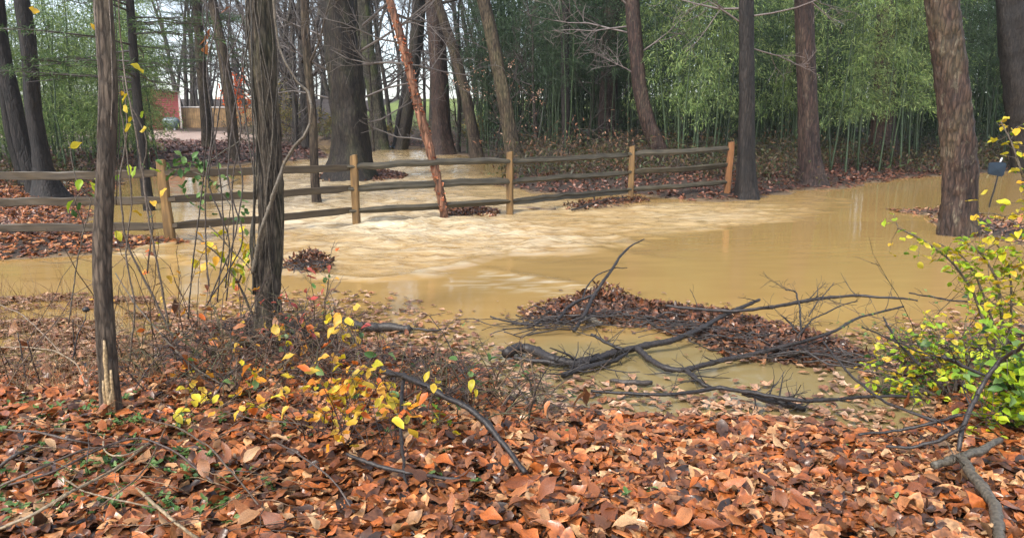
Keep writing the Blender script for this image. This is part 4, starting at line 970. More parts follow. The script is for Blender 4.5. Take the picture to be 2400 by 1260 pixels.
fallen('fallen_branch', 'dark limb rising through the yellow-green shrub', [
    br([(2248, 1055), (2258, 985), (2300, 905), (2355, 835), (2410, 800)], [.2, .35, .55, .75], [13, 14, 12, 9]),
    br([(2215, 832), (2255, 850), (2310, 880)], [.55, .5, .45], [12, 12, 8]), br([(2010, 1018), (2110, 1005), (2180, 990), (2255, 972)], [.2, .25, .36], [7, 9, 10]),
    br([(2075, 1045), (2150, 1042), (2200, 1028), (2260, 1000)], [.18, .22, .3], [8, 11, 12])], BLK, 4, .25)
fallen('arching_branch', 'long bare arching twig sweeping from the debris raft over the water to the yellow shrub', [
    br([(1560, 716), (1640, 722), (1711, 727), (1794, 721), (1867, 707), (1933, 696), (2011, 690), (2111, 697), (2150, 704)], [.14, .2, .3, .34], [8, 9, 10, 8, 4]),
    br([(2130, 686), (2200, 700), (2267, 710), (2400, 713)], [.4, .42], [4, 5, 4]),
    br([(1878, 775), (1873, 720), (1864, 682), (1842, 679)], [.2, .42], [6, 3]), br([(1870, 779), (1850, 755), (1833, 740)], [.2, .3], [6, 4]),
    br([(1895, 740), (1925, 700), (1955, 662)], [.28, .45], [4, 2]), br([(1870, 790), (1900, 745), (1960, 720), (2010, 705)], [.2, .35], [5, 3])], BLK, 9, .26)
fallen('arching_branch', 'bare dark branch slanting down into the foot of the yellow shrub', [
    br([(1930, 800), (1967, 849), (1989, 877), (2044, 921), (2100, 954), (2211, 990)], [.28, .26, .25], [5, 7, 9]),
    br([(2072, 743), (2085, 770), (2100, 799), (2155, 854)], [.4, .3], [4, 7, 9]), br([(2020, 765), (2090, 800), (2160, 830), (2230, 842)], [.3, .4], [4, 5, 4])], BLK, 9, .26)

_r = I['raft']; mst = MB()
mst.add(*scatter(9000, lambda u, y: 1.7 + u * 2.2, (5.0, 8.2), lambda x, y, h: (lambda d_: (d_ < .05) & (rng.random(len(x)) < .5 * np.exp(d_ / .12)))(sdist(_r, x, y)), (.025, .09), SODDEN + RAFT, .006, .06, True))
part('stray_leaves', mst, M['litter'], ground, 'stuff')
raft = thing('debris_raft', 'raft of brown leaves and dark sticks stranded in the calm muddy water', 'debris', (*np.mean(I['raft'], 0), .0))
mb = MB(); mb.add(*fill(I['raft'], 4600, (.03, .10), RAFT, .04, .55)); mb.add(*fill(poly_px([(1370, 705), (1400, 682), (1440, 684), (1450, 705), (1420, 720)]), 260, (.04, .09), RAFT, .10, .7))
part('leaf_mat', mb, M['litter'], raft, 'stuff')
rp = np.array(ISL['raft'], float)
def stick(x0, y0, ang, L, w, z=.06):
    q = pz(x0, y0, z); n = 6; s = np.linspace(-.5, .5, n); cur = rng.normal(0, .12)
    P = [(q[0] + math.cos(ang) * L * t - math.sin(ang) * cur * L * t * t * 2, q[1] + math.sin(ang) * L * t + math.cos(ang) * cur * L * t * t * 2, z + rng.normal(0, .015) + .05 * t * rng.normal(), w * (1 - .5 * (t + .5))) for t in s]
    mb = MB(); strand(mb, P, np.array(BLK) * rng.uniform(.7, 2.2), 6, .05, .01); part('stick', mb, M['twig'], raft)
for k in range(110):
    i = rng.integers(0, 1000) / 1000; x0 = 1200 + 830 * i; yc = np.interp(x0, [1200, 1300, 1450, 1600, 1750, 1900, 2030], [752, 742, 735, 758, 795, 822, 840])
    stick(x0, yc + rng.normal(0, 12), -.28 + rng.normal(0, .35) if x0 > 1450 else .1 + rng.normal(0, .35), rng.uniform(.2, .9), rng.choice([.003, .0035, .0045, .006, .009]), rng.uniform(.05, .11))
for k in range(14): stick(rng.uniform(1150, 1330), rng.uniform(745, 775), rng.normal(.12, .2), rng.uniform(.3, .8), rng.uniform(.004, .009), rng.uniform(.03, .08))
mb = MB(); strand(mb, br([(1345, 775), (1369, 740), (1390, 695), (1406, 671), (1426, 640), (1450, 602), (1480, 575), (1510, 560)], [.05, .2, .42, .6], [11, 10, 7, 3]), BLK); part('stick', mb, M['twig'], raft)
mb = MB(); strand(mb, br([(1305, 752), (1330, 722), (1360, 704), (1400, 690)], [.06, .2], [10, 8]), BLK); part('stick', mb, M['twig'], raft)
mb = MB(); strand(mb, br([(1366, 700), (1378, 668), (1400, 640), (1440, 626), (1470, 627)], [.15, .45], [5, 2]), BLK); part('stick', mb, M['twig'], raft)
mb = MB(); strand(mb, br([(1365, 745), (1385, 748), (1410, 757)], [.07, .05], [18, 22, 12]), (.12, .1, .07)); part('stick', mb, M['twig'], raft)

hp = thing('leaf_heap', 'small clump of dead leaves and twigs stranded in the current by the vine-covered tree', 'debris', (*np.mean(I['heap'], 0), 0))
mb = MB(); mb.add(*fill(I['heap'], 600, (.04, .11), RAFT, .09, .8)); part('leaf_mat', mb, M['litter'], hp, 'stuff')
for k in range(22):
    q = pz(rng.uniform(680, 772), rng.uniform(612, 634), .12); a_ = rng.random() * 3.14; L = rng.uniform(.15, .45); mb = MB()
    mb.tube([q - np.array([math.cos(a_), math.sin(a_), .1]) * L * .5, q, q + np.array([math.cos(a_), math.sin(a_), .15]) * L * .5], [.006, .006, .003], 5, BLK); part('stick', mb, M['twig'], hp)
fallen('fallen_branch', 'pale broken stick caught beside the middle fence post', [br([(1215, 487), (1250, 488), (1285, 494), (1300, 490)], [.04], [7, 9, 7])], (.16, .11, .07))
fallen('fallen_branch', 'twiggy dark branch snagged on the low rail beside the fence', [br([(1340, 492), (1385, 478), (1420, 466), (1470, 462)], [.08, .16], [5, 6, 3]), br([(1395, 478), (1388, 445), (1380, 420)], [.1, .5], [4, 2])], BLK, 8, .5)
fallen('driftwood_log', 'flat driftwood strip lying in the calm water beside the lichen-plated trunk', [br([(2086, 494), (2150, 496), (2200, 500)], [.02], [5, 7, 5])], (.16, .13, .1), cat='log')
fallen('driftwood_log', 'dark log lying across the head of the pale creek', [[(*at(x_, y_, 40.5), w_ / F * 40.5 / 2) for x_, y_, w_ in ((905, 351, 6), (960, 349, 8), (1010, 352, 6))]], (.05, .04, .03), cat='log')
q = at(912, 349, 39.8); mb = MB(); nn = 7
gxx, gyy = np.meshgrid(np.linspace(-.3, .3, nn), np.linspace(-.2, .2, nn)); mb.add(np.stack([q[0] + gxx.ravel(), q[1] + gyy.ravel(), q[2] + .12 + rng.normal(0, .06, nn * nn)], 1), None, [(a_ * nn + b_, a_ * nn + b_ + 1, a_ * nn + nn + b_ + 1, a_ * nn + nn + b_) for a_ in range(nn - 1) for b_ in range(nn - 1)], (.3, .45, .6))
single('plastic_sheet', mb, M['plain'], 'crumpled pale blue plastic scrap at the head of the creek', 'litter', tuple(q))

# blue panel on a slim black pole
q = hit(2318, 486); sg = thing('pole_sign', 'small dark blue panel on a thin leaning black pole in the flood water', 'sign', tuple(q))
a1, a2 = at(2322, 470, q[1]), at(2338, 414, q[1]); mb = MB(); mb.tube([q - np.array([0, 0, .3]), q, a1, (a1 + a2) / 2 + [.01, 0, 0], a2, at(2340, 405, q[1])], [.016] * 6, 8, (.02, .02, .02)); part('pole', mb, M['plain'], sg)
cc = at(2336, 397, q[1]); mb = MB(); px_ = .88 / F * q[1]
out = [(-23, -14), (-19, -18), (8, -19), (20, -17), (23, -10), (19, 14), (14, 19), (2, 17), (-20, 13), (-23, 8)]
V = [(cc[0] + a_ * px_, cc[1] - .02 + s_, cc[2] - b_ * px_) for s_ in (0, .03) for a_, b_ in out]; n = len(out)
mb.add(V + [tuple(cc + np.array([0, -.04, 0])), tuple(cc + np.array([0, .02, 0]))], [((j + 1) % n, j, 2 * n) for j in range(n)] + [(n + j, n + (j + 1) % n, 2 * n + 1) for j in range(n)], [(j, (j + 1) % n, n + (j + 1) % n, n + j) for j in range(n)], (.016, .03, .048)); part('panel', mb, M['plain'], sg, smooth=False)
mb = MB(); c2 = at(2346, 376, q[1]); mb.tube([c2 - [.02, 0, .05], c2, c2 + [.015, 0, .05], c2 + [.017, 0, .06]], [.014, .018, .014, .002], 8, (.7, .7, .7)); part('tip', mb, M['plain'], sg)

# ------------------------------------------------------------------ vines
def vine(label, paths, c, group=None, name='vine', leaves=()):
    b = paths[0][0]; t = thing(name, label, 'vine', tuple(b[:3]), group)
    for l in paths:
        mb = MB(); strand(mb, l, np.array(c) * rng.uniform(.75, 1.3), 6, .03, .012); part('stem', mb, M['twig'], t)
    for (x_, y_, Y, key, L) in leaves:
        p = at(x_, y_, Y); put_leaf(t, key, p, rng.random() * 6.28, rng.uniform(-1.3, -.3), rng.normal(0, .5), L)
    return t
def vp(pts, Y, w): return [(*at(x_, y_, Y + rng.normal(0, .02)), ww / F * Y / 2) for (x_, y_), ww in zip(pts, np.interp(np.linspace(0, 1, len(pts)), np.linspace(0, 1, len(w)), w))]
vine('thick pale bare vine looping out from the furrowed trunk and back', [vp([(592, 640), (604, 580), (615, 530), (635, 480), (650, 430), (665, 390), (690, 345), (715, 320), (730, 290), (733, 250), (725, 215), (697, 190), (672, 150), (656, 110), (648, 60), (640, -20)], Y2 - .16, [12, 10, 8, 6.5, 7])], (.15, .12, .085))
st = []
for k in range(9):                                            # strands hugging the furrowed trunk
    wr = rng.choice([.003, .004, .006, .009]); a0 = rng.uniform(math.pi * .95, math.pi * 2.05); tw = rng.normal(0, .5); i0 = rng.integers(4, 40); i1 = len(P2) * rng.uniform(.3, .55); l = []
    for i in range(int(i0), int(i1), 8):
        a_ = a0 + tw * (P2[i, 2]) + .35 * math.sin(P2[i, 2] * (2 + k % 5) + k); rr = r2[i] * 1.09 + .008
        l.append((P2[i, 0] + math.cos(a_) * rr, P2[i, 1] + math.sin(a_) * rr, P2[i, 2], wr * rng.uniform(.8, 1.2)))
    if len(l) > 5: st.append(l)
vine('many fibrous brown vine strands clinging up the furrowed trunk', st, (.10, .08, .058))
vine('bundle of thin dark vines hanging close beside the furrowed trunk', [vp([(590 + rng.normal(0, 8), 690), (592 + rng.normal(0, 10), 560), (596 + rng.normal(0, 8), 420), (590 + rng.normal(0, 8), 280), (580 + rng.normal(0, 8), 150), (586 + rng.normal(0, 8), 20), (590, -60)], Y2 - .1 + rng.normal(0, .06), [5, 4, 3]) for k in range(4)], (.06, .05, .035))
hv = []
for k in range(7):
    x0 = rng.uniform(470, 585); hv.append(vp([(x0 + rng.normal(0, 30), 690 + rng.uniform(-30, 60)), (x0 + rng.normal(0, 18), 560), (x0 + rng.normal(0, 14), 430), (x0 + rng.normal(0, 14), 300), (x0 + rng.normal(0, 14), 160), (x0 + rng.normal(0, 16), 40), (x0, -60)], rng.uniform(5.0, 6.0), [4, 3.5, 2.5]))
vine('thin dark vines hanging in the gap between the two near trunks', hv, (.055, .042, .034),
     leaves=[(495, 70, 5.5, 'dead', .16), (485, 100, 5.5, 'dead', .15), (541, 15, 5.5, 'dead', .10), (540, 600, 5.4, 'orange', .07), (560, 560, 5.4, 'yellow', .09)])
cv = []
for k in range(9):
    a0 = rng.random() * 6.28; tw = rng.normal(0, 1.6); i0 = rng.integers(60, 180); i1 = i0 + rng.integers(120, 240); l = []
    for i in range(i0, min(i1, len(P1) - 2), 9):
        a_ = a0 + tw * P1[i, 2]; rr = r1[i] * 1.1 + .005; l.append((P1[i, 0] + math.cos(a_) * rr, P1[i, 1] + math.sin(a_) * rr, P1[i, 2], rng.uniform(.0018, .0035)))
    if len(l) > 5: cv.append(l)
vine('thin wiry vines winding around the slim scarred trunk', cv, (.14, .11, .085))
vine('hanging vine with yellow heart leaves beside the slim scarred trunk', [
    vp([(395, 760), (372, 640), (350, 520), (335, 400), (318, 300), (300, 220), (285, 120), (278, -20)], 4.6, [6, 5, 4, 3]), vp([(300, 870), (318, 720), (296, 600), (310, 470), (290, 330), (280, 200)], 4.4, [5, 4, 3]),
    vp([(420, 820), (330, 640), (290, 560), (280, 430), (300, 300), (288, 180)], 4.7, [6, 5, 3]), vp([(345, 640), (360, 520), (330, 420), (345, 330), (305, 240)], 4.8, [4, 3])], (.10, .075, .055),
    leaves=[(288, 215, 4.6, 'yellow', .05), (300, 218, 4.6, 'yellow', .075), (292, 245, 4.6, 'yellow', .06), (305, 290, 4.6, 'yellow', .075), (338, 300, 4.7, 'yellow', .08), (306, 150, 4.6, 'yellow', .09), (312, 275, 4.6, 'yellow', .06), (335, 260, 4.7, 'lime', .05),
            (350, 395, 4.8, 'lime', .08), (320, 390, 4.8, 'lime', .09), (300, 385, 4.8, 'lime', .085), (355, 470, 4.8, 'yellow', .08), (365, 500, 4.8, 'green', .07), (310, 492, 4.7, 'yellow', .07), (272, 540, 4.6, 'yellow', .08), (370, 568, 4.8, 'lime', .05), (390, 440, 4.8, 'yellow', .08), (195, 335, 4.6, 'yellow', .09), (85, 20, 4.4, 'yellow', .09), (210, 55, 4.5, 'yellow', .07)])
vine('twisting stem with lime-green heart leaves before the fence rails', [vp([(160, 760), (180, 620), (200, 520), (170, 460), (230, 430), (285, 420)], 4.5, [4, 3, 2]), vp([(190, 560), (215, 470), (180, 420), (160, 330)], 4.5, [3, 2])], (.09, .07, .05),
    leaves=[(190, 420, 4.5, 'lime', .08), (210, 425, 4.5, 'lime', .085), (225, 420, 4.5, 'lime', .07), (275, 410, 4.5, 'lime', .06), (205, 450, 4.5, 'green', .07), (172, 468, 4.5, 'lime', .09), (190, 475, 4.5, 'green', .06), (170, 490, 4.5, 'green', .07)])
vine('vine with a spray of yellow-green leaves at the foot of the furrowed trunk', [vp([(600, 760), (560, 660), (520, 600), (470, 560), (440, 550)], 5.8, [7, 5, 3]), vp([(560, 660), (580, 600), (610, 560), (640, 575)], 5.8, [5, 3]), vp([(640, 760), (600, 650), (545, 590), (490, 530)], 5.7, [5, 3])], (.10, .08, .055),
    leaves=[(rng.normal(545, 48), rng.normal(590, 30), 5.75, random.choice(['yellow', 'yellow', 'lime']), rng.uniform(.07, .12)) for k in range(46)])
vine('honeysuckle spray of small glossy green leaves hanging over the top rails', [vp([(560, 330), (500, 370), (450, 385), (410, 390)], 6.0, [3, 2]), vp([(560, 420), (520, 440), (480, 410), (430, 400), (400, 420)], 6.0, [3, 2]), vp([(530, 560), (540, 480), (505, 440)], 6.0, [3, 2])], (.07, .06, .04),
    leaves=[(rng.normal(455, 40), rng.normal(385, 14), 6.0, 'green', rng.uniform(.05, .09)) for k in range(46)] + [(rng.normal(470, 45), rng.normal(440, 28), 6.0, 'green', rng.uniform(.05, .08)) for k in range(26)] + [(rng.normal(560, 8), rng.normal(495, 15), 5.9, 'green', rng.uniform(.05, .08)) for k in range(10)])

# ------------------------------------------------------------------ brambles, saplings, shrubs of the near bank
CANE = [(.06, .036, .026), (.04, .03, .024), (.10, .06, .036), (.08, .075, .03), (.15, .10, .06)]
def arch(base, L, az, el, droop, n=9):
    s = np.linspace(0, 1, n)[:, None]; d = np.array([math.cos(az) * math.cos(el), math.sin(az) * math.cos(el), math.sin(el)])
    return np.array(base) + d * L * s - np.array([0, 0, 1.0]) * droop * L * s ** 2 + np.cumsum(rng.normal(0, .018 * L, (n, 3)), 0) * s
def bramble(name, label, cat, base, nst, L, keys, nleaf, ls, group=None, el=(.5, 1.4), droop=.45, w=.0032, az=None, spread=.1, canes=CANE, twigs=True, lt=.25):
    t = thing(name, label, cat, tuple(base), group); tw = MB(); used = False
    for k in range(nst):
        a_ = rng.random() * 6.28 if az is None else rng.normal(*az)
        P = arch(np.array(base) + [rng.normal(0, spread), rng.normal(0, spread * .7), -.02], L * rng.uniform(.6, 1.15), a_, rng.uniform(*el), droop * rng.uniform(.4, 1.3))
        c = np.array(random.choice(canes)) * rng.uniform(.7, 1.2)
        mb = MB(); mb.tube(P, np.linspace(w, w * .4, len(P)) * rng.uniform(.8, 1.3), 5, c, False); stem = part('stem', mb, M['twig'], t)
        if twigs:
            for q in range(4):
                i = rng.integers(2, len(P)); d = rng.normal(0, 1, 3); d[2] = abs(d[2]) * .6
                l2 = rng.uniform(.08, .22) * (L ** .5); tip = P[i - 1] + d / np.linalg.norm(d) * l2
                tw.tube([P[i - 1], (P[i - 1] + tip) / 2 + rng.normal(0, .01, 3), tip], [w * .55, w * .5, w * .4], 3, c, False); used = True
        for q in range(int(nleaf + rng.random())):
            i = min(len(P) - 1, int((lt + (1 - lt) * rng.random()) * len(P))); p = P[i] + rng.normal(0, .025, 3)
            put_leaf(stem, random.choice(keys), p, rng.random() * 6.28, rng.uniform(-1.1, .4), rng.normal(0, .5), ls * rng.uniform(.65, 1.25))
    if used: part('twigs', tw, M['twig'], t, 'stuff')
    return t
def on(px, py):
    p = hit(px, py, .1); p[2] = max(gz(p[0], p[1]), 0) ; return p
for x_, y_, key, nl, L, lb in ((420, 905, ['dead', 'dead', 'orange'], 2, .55, 'beside the slim scarred trunk'), (500, 850, ['dead'], 3, .6, 'holding curled brown leaves'), (570, 810, ['dead', 'orange'], 2, .65, 'against the furrowed trunk'),
    (640, 800, ['orange', 'pink', 'dead'], 3, .6, 'with red and orange leaves below the furrowed trunk'), (710, 800, ['pink', 'orange', 'green'], 3, .65, 'with pink leaves by the water'), (770, 850, ['dead', 'orange'], 3, .55, 'over the end of the dark log'),
    (560, 930, ['orange', 'yellow', 'green'], 3, .5, 'with small yellow leaves over dark hollows'), (660, 900, ['dead', 'orange'], 3, .55, 'in the thick of the orange-leaved tangle'), (850, 890, ['dead'], 2, .5, 'under the propped black branch'),
    (940, 900, ['dead', 'green'], 2, .5, 'beside the propped black branch'), (1030, 915, ['dead', 'green'], 2, .5, 'at the pool corner'), (1100, 945, ['dead'], 2, .5, 'between the pool and the propped branch'), (1150, 930, ['green', 'dead'], 1, .6, 'with thin green stems at the pool edge')):
    bramble('bramble', 'tangled brown bramble canes ' + lb, 'bramble', on(x_, y_), 24, L * 1.3, key, nl * .4, .075, 'brambles along the near bank', spread=.22, w=.0046, droop=.6)
bramble('bramble', 'upright wiry stems with pink and red leaves beside the furrowed trunk', 'bramble', on(720, 775), 9, .85, ['pink', 'orange', 'green'], 4, .07, el=(1.0, 1.5), droop=.2)
bramble('bramble', 'wiry stems with orange leaflets standing between the two near trunks', 'bramble', on(480, 770), 12, 1.0, ['orange', 'orange', 'dead'], 3, .07, el=(.9, 1.5), droop=.25, spread=.25)
ys = on(830, 1075)
sp = bramble('yellow_leaved_sapling', 'small sapling with bright yellow and orange leaves in front of the brambles', 'sapling', ys, 14, .72, ['orange', 'yellow', 'orange'], 9, .066, el=(.7, 1.5), droop=.35, spread=.1, canes=[(.05, .035, .03)], lt=.45)
bramble('yellow_leaved_sapling', 'loose orange-leaved sprout beside the bright yellow sapling', 'sapling', on(690, 1050), 8, .6, ['orange', 'orange', 'yellow'], 5, .07, el=(.9, 1.5), droop=.35, spread=.05, lt=.5)
bramble('yellow_leaved_sapling', 'small sprout with lime and yellow leaves under the propped black branch', 'sapling', on(980, 1000), 6, .45, ['yellow', 'lime', 'green'], 6, .06, el=(.6, 1.4), droop=.4)
bramble('yellow_leaved_sapling', 'low yellow-leaved sprout behind the slim scarred trunk', 'sapling', on(470, 965), 6, .4, ['yellow', 'yellow', 'orange'], 5, .07, el=(.5, 1.2), droop=.4)

RY = 4.75
def shrub_px(label, base, stems, keys, per, ls, Y=RY, c=(.09, .07, .05)):
    t = thing('privet_shrub', label, 'shrub', tuple(base)); tw = MB()
    for l, w in stems:
        P, r = smooth_path([at(x_, y_, Y + (i_ * .03)) for i_, (x_, y_) in enumerate(l)], np.linspace(w, w * .35, len(l)) / F * Y / 2, .03)
        mb = MB(); mb.tube(P, r, 5, np.array(c) * rng.uniform(.7, 1.3), False); stem = part('stem', mb, M['twig'], t)
        n = per if isinstance(per, int) else per
        for k in range(n):
            f = rng.uniform(.3, 1); i = min(int(f * len(P)), len(P) - 1); d = rng.normal(0, 1, 3); d /= np.linalg.norm(d); l2 = rng.uniform(.03, .2); q = P[i] + d * l2
            tw.tube([P[i], (P[i] + q) / 2 + rng.normal(0, .008, 3), q], [.0022, .0018, .0012], 3, c, False)
            for s_ in (0, 1):
                put_leaf(stem, random.choice(keys), q - d * l2 * .3 * s_, rng.random() * 6.28, rng.uniform(-.9, .5), rng.normal(0, .5), ls * rng.uniform(.7, 1.3))
    part('twigs', tw, M['twig'], t, 'stuff')
    return t
b0 = on(2320, 900)
shrub_px('tall arching privet with lime-yellow leaves leaning over the flood water', b0, [([(2325, 880), (2315, 780), (2280, 680), (2230, 610), (2160, 560), (2105, 535)], 9), ([(2330, 880), (2350, 760), (2340, 660), (2300, 590), (2250, 560)], 9),
    ([(2340, 880), (2330, 760), (2290, 650), (2260, 600), (2200, 570)], 7), ([(2335, 880), (2370, 760), (2370, 650), (2340, 570), (2300, 540)], 7)], ['lime', 'lime', 'yellow'], 40, .058, 4.4)
b1 = on(2385, 930)
shrub_px('upright privet stem with golden leaves at its tip beside the lichen-plated trunk', b1, [([(2395, 900), (2405, 760), (2412, 620), (2410, 500), (2395, 400), (2365, 320), (2345, 285)], 8), ([(2400, 900), (2420, 700), (2425, 560), (2410, 440), (2380, 370)], 6),
    ([(2400, 880), (2430, 650), (2400, 540), (2350, 500), (2290, 500)], 5)], ['yellow', 'yellow', 'lime'], 30, .065, 4.3)
b2 = on(2150, 930)
shrub_px('low spreading privet with small yellow-green leaves at the pool corner', b2, [([(2230, 930), (2190, 890), (2140, 850), (2085, 835)], 8), ([(2220, 940), (2160, 910), (2100, 890), (2050, 880)], 8), ([(2230, 930), (2200, 850), (2160, 810), (2110, 800)], 7),
    ([(2240, 930), (2240, 850), (2220, 800), (2180, 780)], 7), ([(2220, 940), (2170, 930), (2120, 930), (2070, 910)], 7), ([(2230, 930), (2250, 850), (2280, 800), (2270, 770)], 6)], ['lime', 'lime', 'yellow', 'green'], 48, .05, 4.25)
b3 = on(2390, 1040)
shrub_px('dense privet with broad bright lime leaves drooping over the mossy branch', b3, [([(2420, 1000), (2400, 900), (2370, 850), (2320, 830)], 9), ([(2420, 1010), (2380, 930), (2330, 890), (2280, 880)], 9), ([(2420, 1010), (2390, 970), (2350, 960), (2310, 980)], 8),
    ([(2430, 1000), (2410, 950), (2390, 900), (2390, 860)], 8), ([(2430, 1020), (2400, 1010), (2370, 1020), (2340, 1060)], 7), ([(2430, 960), (2400, 880), (2360, 820), (2330, 780)], 7)], ['lime', 'lime', 'green', 'lime'], 48, .07, 3.6)
bramble('bare_shrub', 'fine bare twigs crossing behind the lime-yellow privet', 'shrub', on(2330, 860), 22, 1.1, ['green', 'lime'], 1, .04, el=(.5, 1.4), droop=.45, spread=.3, w=.0036)
bramble('bare_shrub', 'long thin green briar stems reaching from the privet over the calm water', 'shrub', on(2240, 850), 9, 1.0, ['green'], 5, .03, el=(.3, 1.0), droop=.3, az=(2.6, .5), w=.002, canes=[(.12, .13, .05), (.14, .10, .05)], lt=.5)

# dry straw stalks on the flooded left bank, too many to count
mb = MB()
for k in range(1100):
    x_, y_ = rng.uniform(-60, 380), rng.uniform(690, 960)
    p = hit(x_, y_, .02); L = rng.uniform(.12, .5) * (1.2 if y_ < 860 else .8); a_ = rng.random() * 6.28
    P = arch((p[0], p[1], max(gz(p[0], p[1]), -.02) - .02), L, a_, rng.uniform(.9, 1.5), rng.uniform(0, .5), 6)
    mb.tube(P, np.linspace(.0018, .0008, 6) * rng.uniform(.7, 1.4), 3, np.array(random.choice([(.30, .19, .09), (.24, .14, .07), (.36, .26, .14), (.18, .10, .05)])) * rng.uniform(.7, 1.2), False)
for k in range(420):
    x_, y_ = rng.uniform(330, 1200), rng.uniform(820, 1010); p = on(x_, y_); L = rng.uniform(.1, .38); a_ = rng.random() * 6.28
    P = arch((p[0], p[1], p[2] - .02), L, a_, rng.uniform(.4, 1.4), rng.uniform(0, .6), 6)
    mb.tube(P, np.linspace(.0018, .0008, 6), 3, np.array(random.choice([(.20, .12, .06), (.14, .08, .045), (.30, .21, .11), (.09, .055, .035), (.14, .13, .05)])), False)
dg = single('dry_grass', mb, M['straw'], 'dry straw-coloured grass stalks along the flooded near bank', 'grass', (-2, 5, 0)); dg['kind'] = 'stuff'

bramble('bare_shrub', 'thin bare twigs rising from the flooded straw before the split rail fence', 'shrub', on(60, 880), 8, 1.5, ['dead'], .2, .07, el=(1.0, 1.5), droop=.3, spread=.3, w=.0036)
bramble('bare_shrub', 'wiry bare stems standing between the scarred trunk and the furrowed trunk', 'shrub', on(400, 850), 12, 1.25, ['yellow', 'orange'], .4, .06, el=(.9, 1.5), droop=.25, spread=.3, w=.0036)
# single dark weeds, canes over the litter, green sprouts
for x_, y_, L, lb in ((160, 850, .42, 'dark dead weed stalk with a round seed head left of the scarred trunk'), (175, 820, .36, 'crooked dark weed stalk in the flooded straw'), (95, 905, .38, 'black leaning weed stalk in the leaf litter'), (60, 880, .4, 'thin dark weed stalk holding a curled brown leaf')):
    p = on(x_, y_); t = thing('weed_stalk', lb, 'weed', tuple(p)); P = arch((p[0], p[1], p[2] - .02), L, rng.random() * 6.28, rng.uniform(1.2, 1.5), .08); mb = MB(); mb.tube(P, np.linspace(.006, .003, 9), 6, (.03, .022, .02)); part('stem', mb, M['twig'], t)
    if 'seed' in lb:
        e = P[-1]; mb = MB(); mb.tube([e, e + [0, 0, .006], e + [0, 0, .02], e + [.004, 0, .032], e + [.004, 0, .036]], [.004, .02, .024, .014, .002], 9, (.02, .016, .014)); part('seed_head', mb, M['twig'], t)
    if 'curled' in lb: put_leaf(t, 'dead', P[-2], 2.0, -.8, .6, .12)
for k, (l, w, c) in enumerate((([(-20, 815), (60, 812), (130, 822), (180, 850), (205, 905)], 8, (.22, .16, .10)), ([(-20, 705), (50, 735), (110, 790), (140, 825)], 7, (.2, .14, .09)), ([(-20, 1150), (90, 1100), (200, 1050), (330, 1040)], 9, (.10, .07, .05)),
    ([(-20, 1245), (60, 1215), (170, 1150), (270, 1100), (350, 1040)], 11, (.24, .18, .11)), ([(0, 1140), (120, 1110), (230, 1050), (330, 1020), (420, 1060), (500, 1130)], 9, (.07, .045, .035)), ([(310, 1135), (360, 1180), (430, 1235), (480, 1275)], 11, (.26, .19, .11)),
    ([(230, 1190), (300, 1140), (350, 1090), (390, 1000)], 7, (.13, .08, .05)), ([(130, 1110), (210, 1155), (300, 1175), (420, 1200)], 6, (.22, .16, .10)), ([(-20, 1110), (40, 1060), (90, 1040)], 13, (.05, .04, .035)), ([(0, 1005), (90, 1012), (170, 1030), (240, 1045)], 9, (.09, .065, .05)),
    ([(245, 1020), (248, 1060), (280, 1070), (330, 1050), (355, 1030)], 6, (.3, .23, .15)), ([(340, 980), (420, 1000), (500, 1050), (560, 1120), (620, 1200)], 7, (.09, .06, .04)), ([(600, 1010), (700, 1060), (780, 1120), (830, 1200)], 7, (.07, .05, .04)), ([(520, 960), (600, 985), (700, 990), (780, 1020)], 6, (.08, .055, .04)),
    ([(390, 830), (430, 790), (470, 740), (520, 700)], 7, (.09, .06, .045)), ([(270, 640), (320, 720), (390, 800), (450, 860), (520, 900)], 10, (.10, .075, .05)))):
    z = .18 if k > 1 else .2
    pts = [(*pz(x_, y_, z + (.10 * math.sin(math.pi * i_ / (len(l) - 1)))), w / F * 4 / 2 * .55) for i_, (x_, y_) in enumerate(l)]
    mb = MB(); strand(mb, pts, c, 7, .03, .006); o = single('dry_cane', mb, M['twig'], 'dry bare cane arching over the near leaf litter', 'cane', tuple(pts[0][:3]), 'dry canes over the near leaf litter')
for k in range(60):
    x0, y0 = rng.uniform(-40, 620), rng.uniform(970, 1255); L = rng.uniform(50, 200); a_ = rng.choice([-.5, -.35, .45, -1.2, .1]) + rng.normal(0, .25)
    l = [(x0 + L * t_ * math.cos(a_) + 20 * rng.normal() * t_ * (1 - t_), y0 + L * t_ * math.sin(a_) * .7 - 26 * t_ * (1 - t_)) for t_ in np.linspace(0, 1, 5)]
    pts = [(*pz(x_, y_, .20 + .10 * math.sin(math.pi * i_ / 4)), rng.uniform(.0011, .0026)) for i_, (x_, y_) in enumerate(l)]
    mb = MB(); strand(mb, pts, random.choice([(.26, .19, .11), (.10, .065, .045), (.06, .045, .035), (.19, .12, .07), (.14, .09, .05)]), 5, .03, .008); single('dry_cane', mb, M['twig'], 'dry bare cane arching over the near leaf litter', 'cane', tuple(pts[0][:3]), 'dry canes over the near leaf litter')
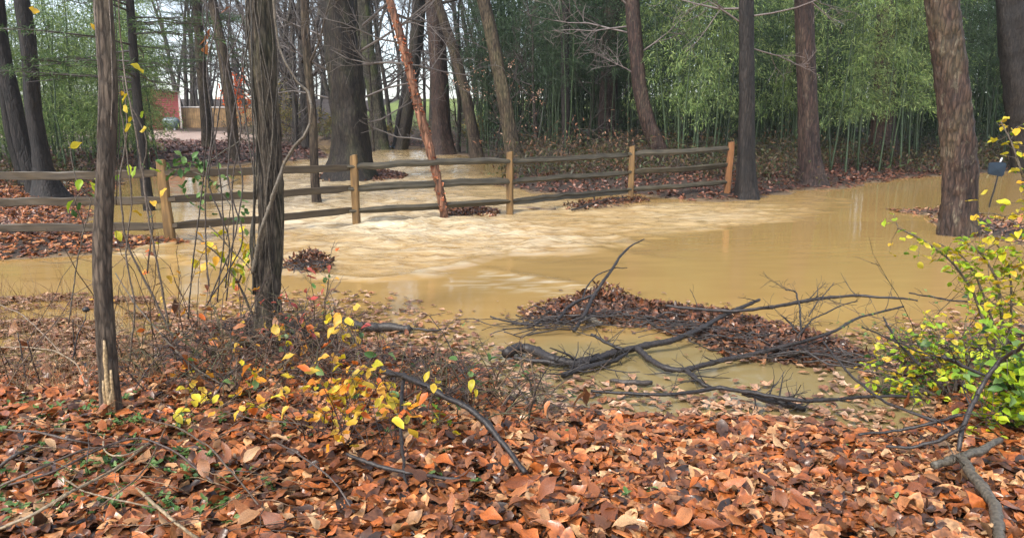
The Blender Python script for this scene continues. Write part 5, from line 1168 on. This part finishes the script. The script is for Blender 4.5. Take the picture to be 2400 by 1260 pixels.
for k in range(66):
    x_, y_ = (rng.uniform(0, 560), rng.uniform(960, 1255)) if k < 46 else (rng.uniform(500, 2300), rng.uniform(1010, 1240))
    if k >= 60: x_, y_ = rng.uniform(520, 1100), rng.uniform(860, 1000)
    p = on(x_, y_); t = thing('green_sprout', 'small green leafy sprout poking through the brown leaf litter', 'weed', tuple(p), 'green sprouts in the leaf litter'); c0 = p + np.array([0, 0, .05])
    mb = MB()
    for s_ in range(rng.integers(3, 8) if k < 46 else 2):
        P = arch((p[0] + rng.normal(0, .03), p[1] + rng.normal(0, .03), p[2]), rng.uniform(.06, .12), rng.random() * 6.28, rng.uniform(.5, 1.3), .3, 5); mb.tube(P, np.linspace(.0018, .001, 5), 3, (.1, .16, .05), False)
        for q in range(4): put_leaf(t, 'green', P[rng.integers(2, 5)], rng.random() * 6.28, rng.uniform(-.3, .6), rng.normal(0, .3), rng.uniform(.02, .045) if k < 46 else rng.uniform(.022, .04))
    part('stem', mb, M['leaf'], t, 'stuff')
# big curled dead leaves caught upright among brambles and pool edge
for x_, y_, L, z, lb in ((430, 830, .17, .3, 'large curled brown leaf caught on the canes by the scarred trunk'), (410, 700, .12, .35, 'brown leaf folded like a boat over the straw'), (510, 800, .14, .25, 'drooping maroon leaf hung on the brambles'), (1365, 905, .16, .13, 'drooping orange-brown leaf cluster on the pool edge'), (1372, 915, .14, .13, 'hanging rust leaf beside the pool edge cluster'), (1150, 955, .13, .18, 'bright rust leaf standing between pool and propped branch'), (1080, 920, .14, .2, 'broad pinkish-brown leaf leaning on the brambles'), (2190, 1055, .17, .12, 'dark rust oak leaf standing against the broken stub'), (905, 1010, .16, .15, 'tall rust leaf standing behind the yellow sapling'), (40, 750, .14, .2, 'rust leaf hung on straw near the flooded bank'), (330, 1015, .15, .1, 'upright rust leaf left of the orange tangle'), (1060, 785, .09, .25, 'orange leaf on a bare twig above the dark log'), (2135, 918, .1, .35, 'reddish dead leaf caught inside the privet'), (2395, 500, .1, .9, 'dark brown leaf hanging in the golden privet')):
    p = pz(x_, y_, z); o = put_leaf(ground, 'dead', p, rng.uniform(-.8, .8) + math.pi / 2 * rng.integers(0, 4), rng.uniform(-1.4, -.7), rng.normal(0, .6), L); o.parent = None; o.location = p; o.name = 'dead_leaf'; tag(o, lb, 'leaf', 'big dead leaves caught upright')

# damp air over the flooded wood
mb = MB(); mb.box((-140, -12, -3.0), (140, 160, 30.0))
hz = link('haze', mb.mesh('haze', smooth=False), None); hz['kind'] = 'stuff'
m = bpy.data.materials.new('damp_air'); m.use_nodes = True; nt = m.node_tree; nt.nodes.clear()
o_ = nt.nodes.new('ShaderNodeOutputMaterial'); pv = nt.nodes.new('ShaderNodeVolumePrincipled'); pv.inputs['Color'].default_value = (.9, .93, .95, 1); pv.inputs['Density'].default_value = 0.0004
nt.links.new(pv.outputs[0], o_.inputs['Volume']); hz.data.materials.append(m)
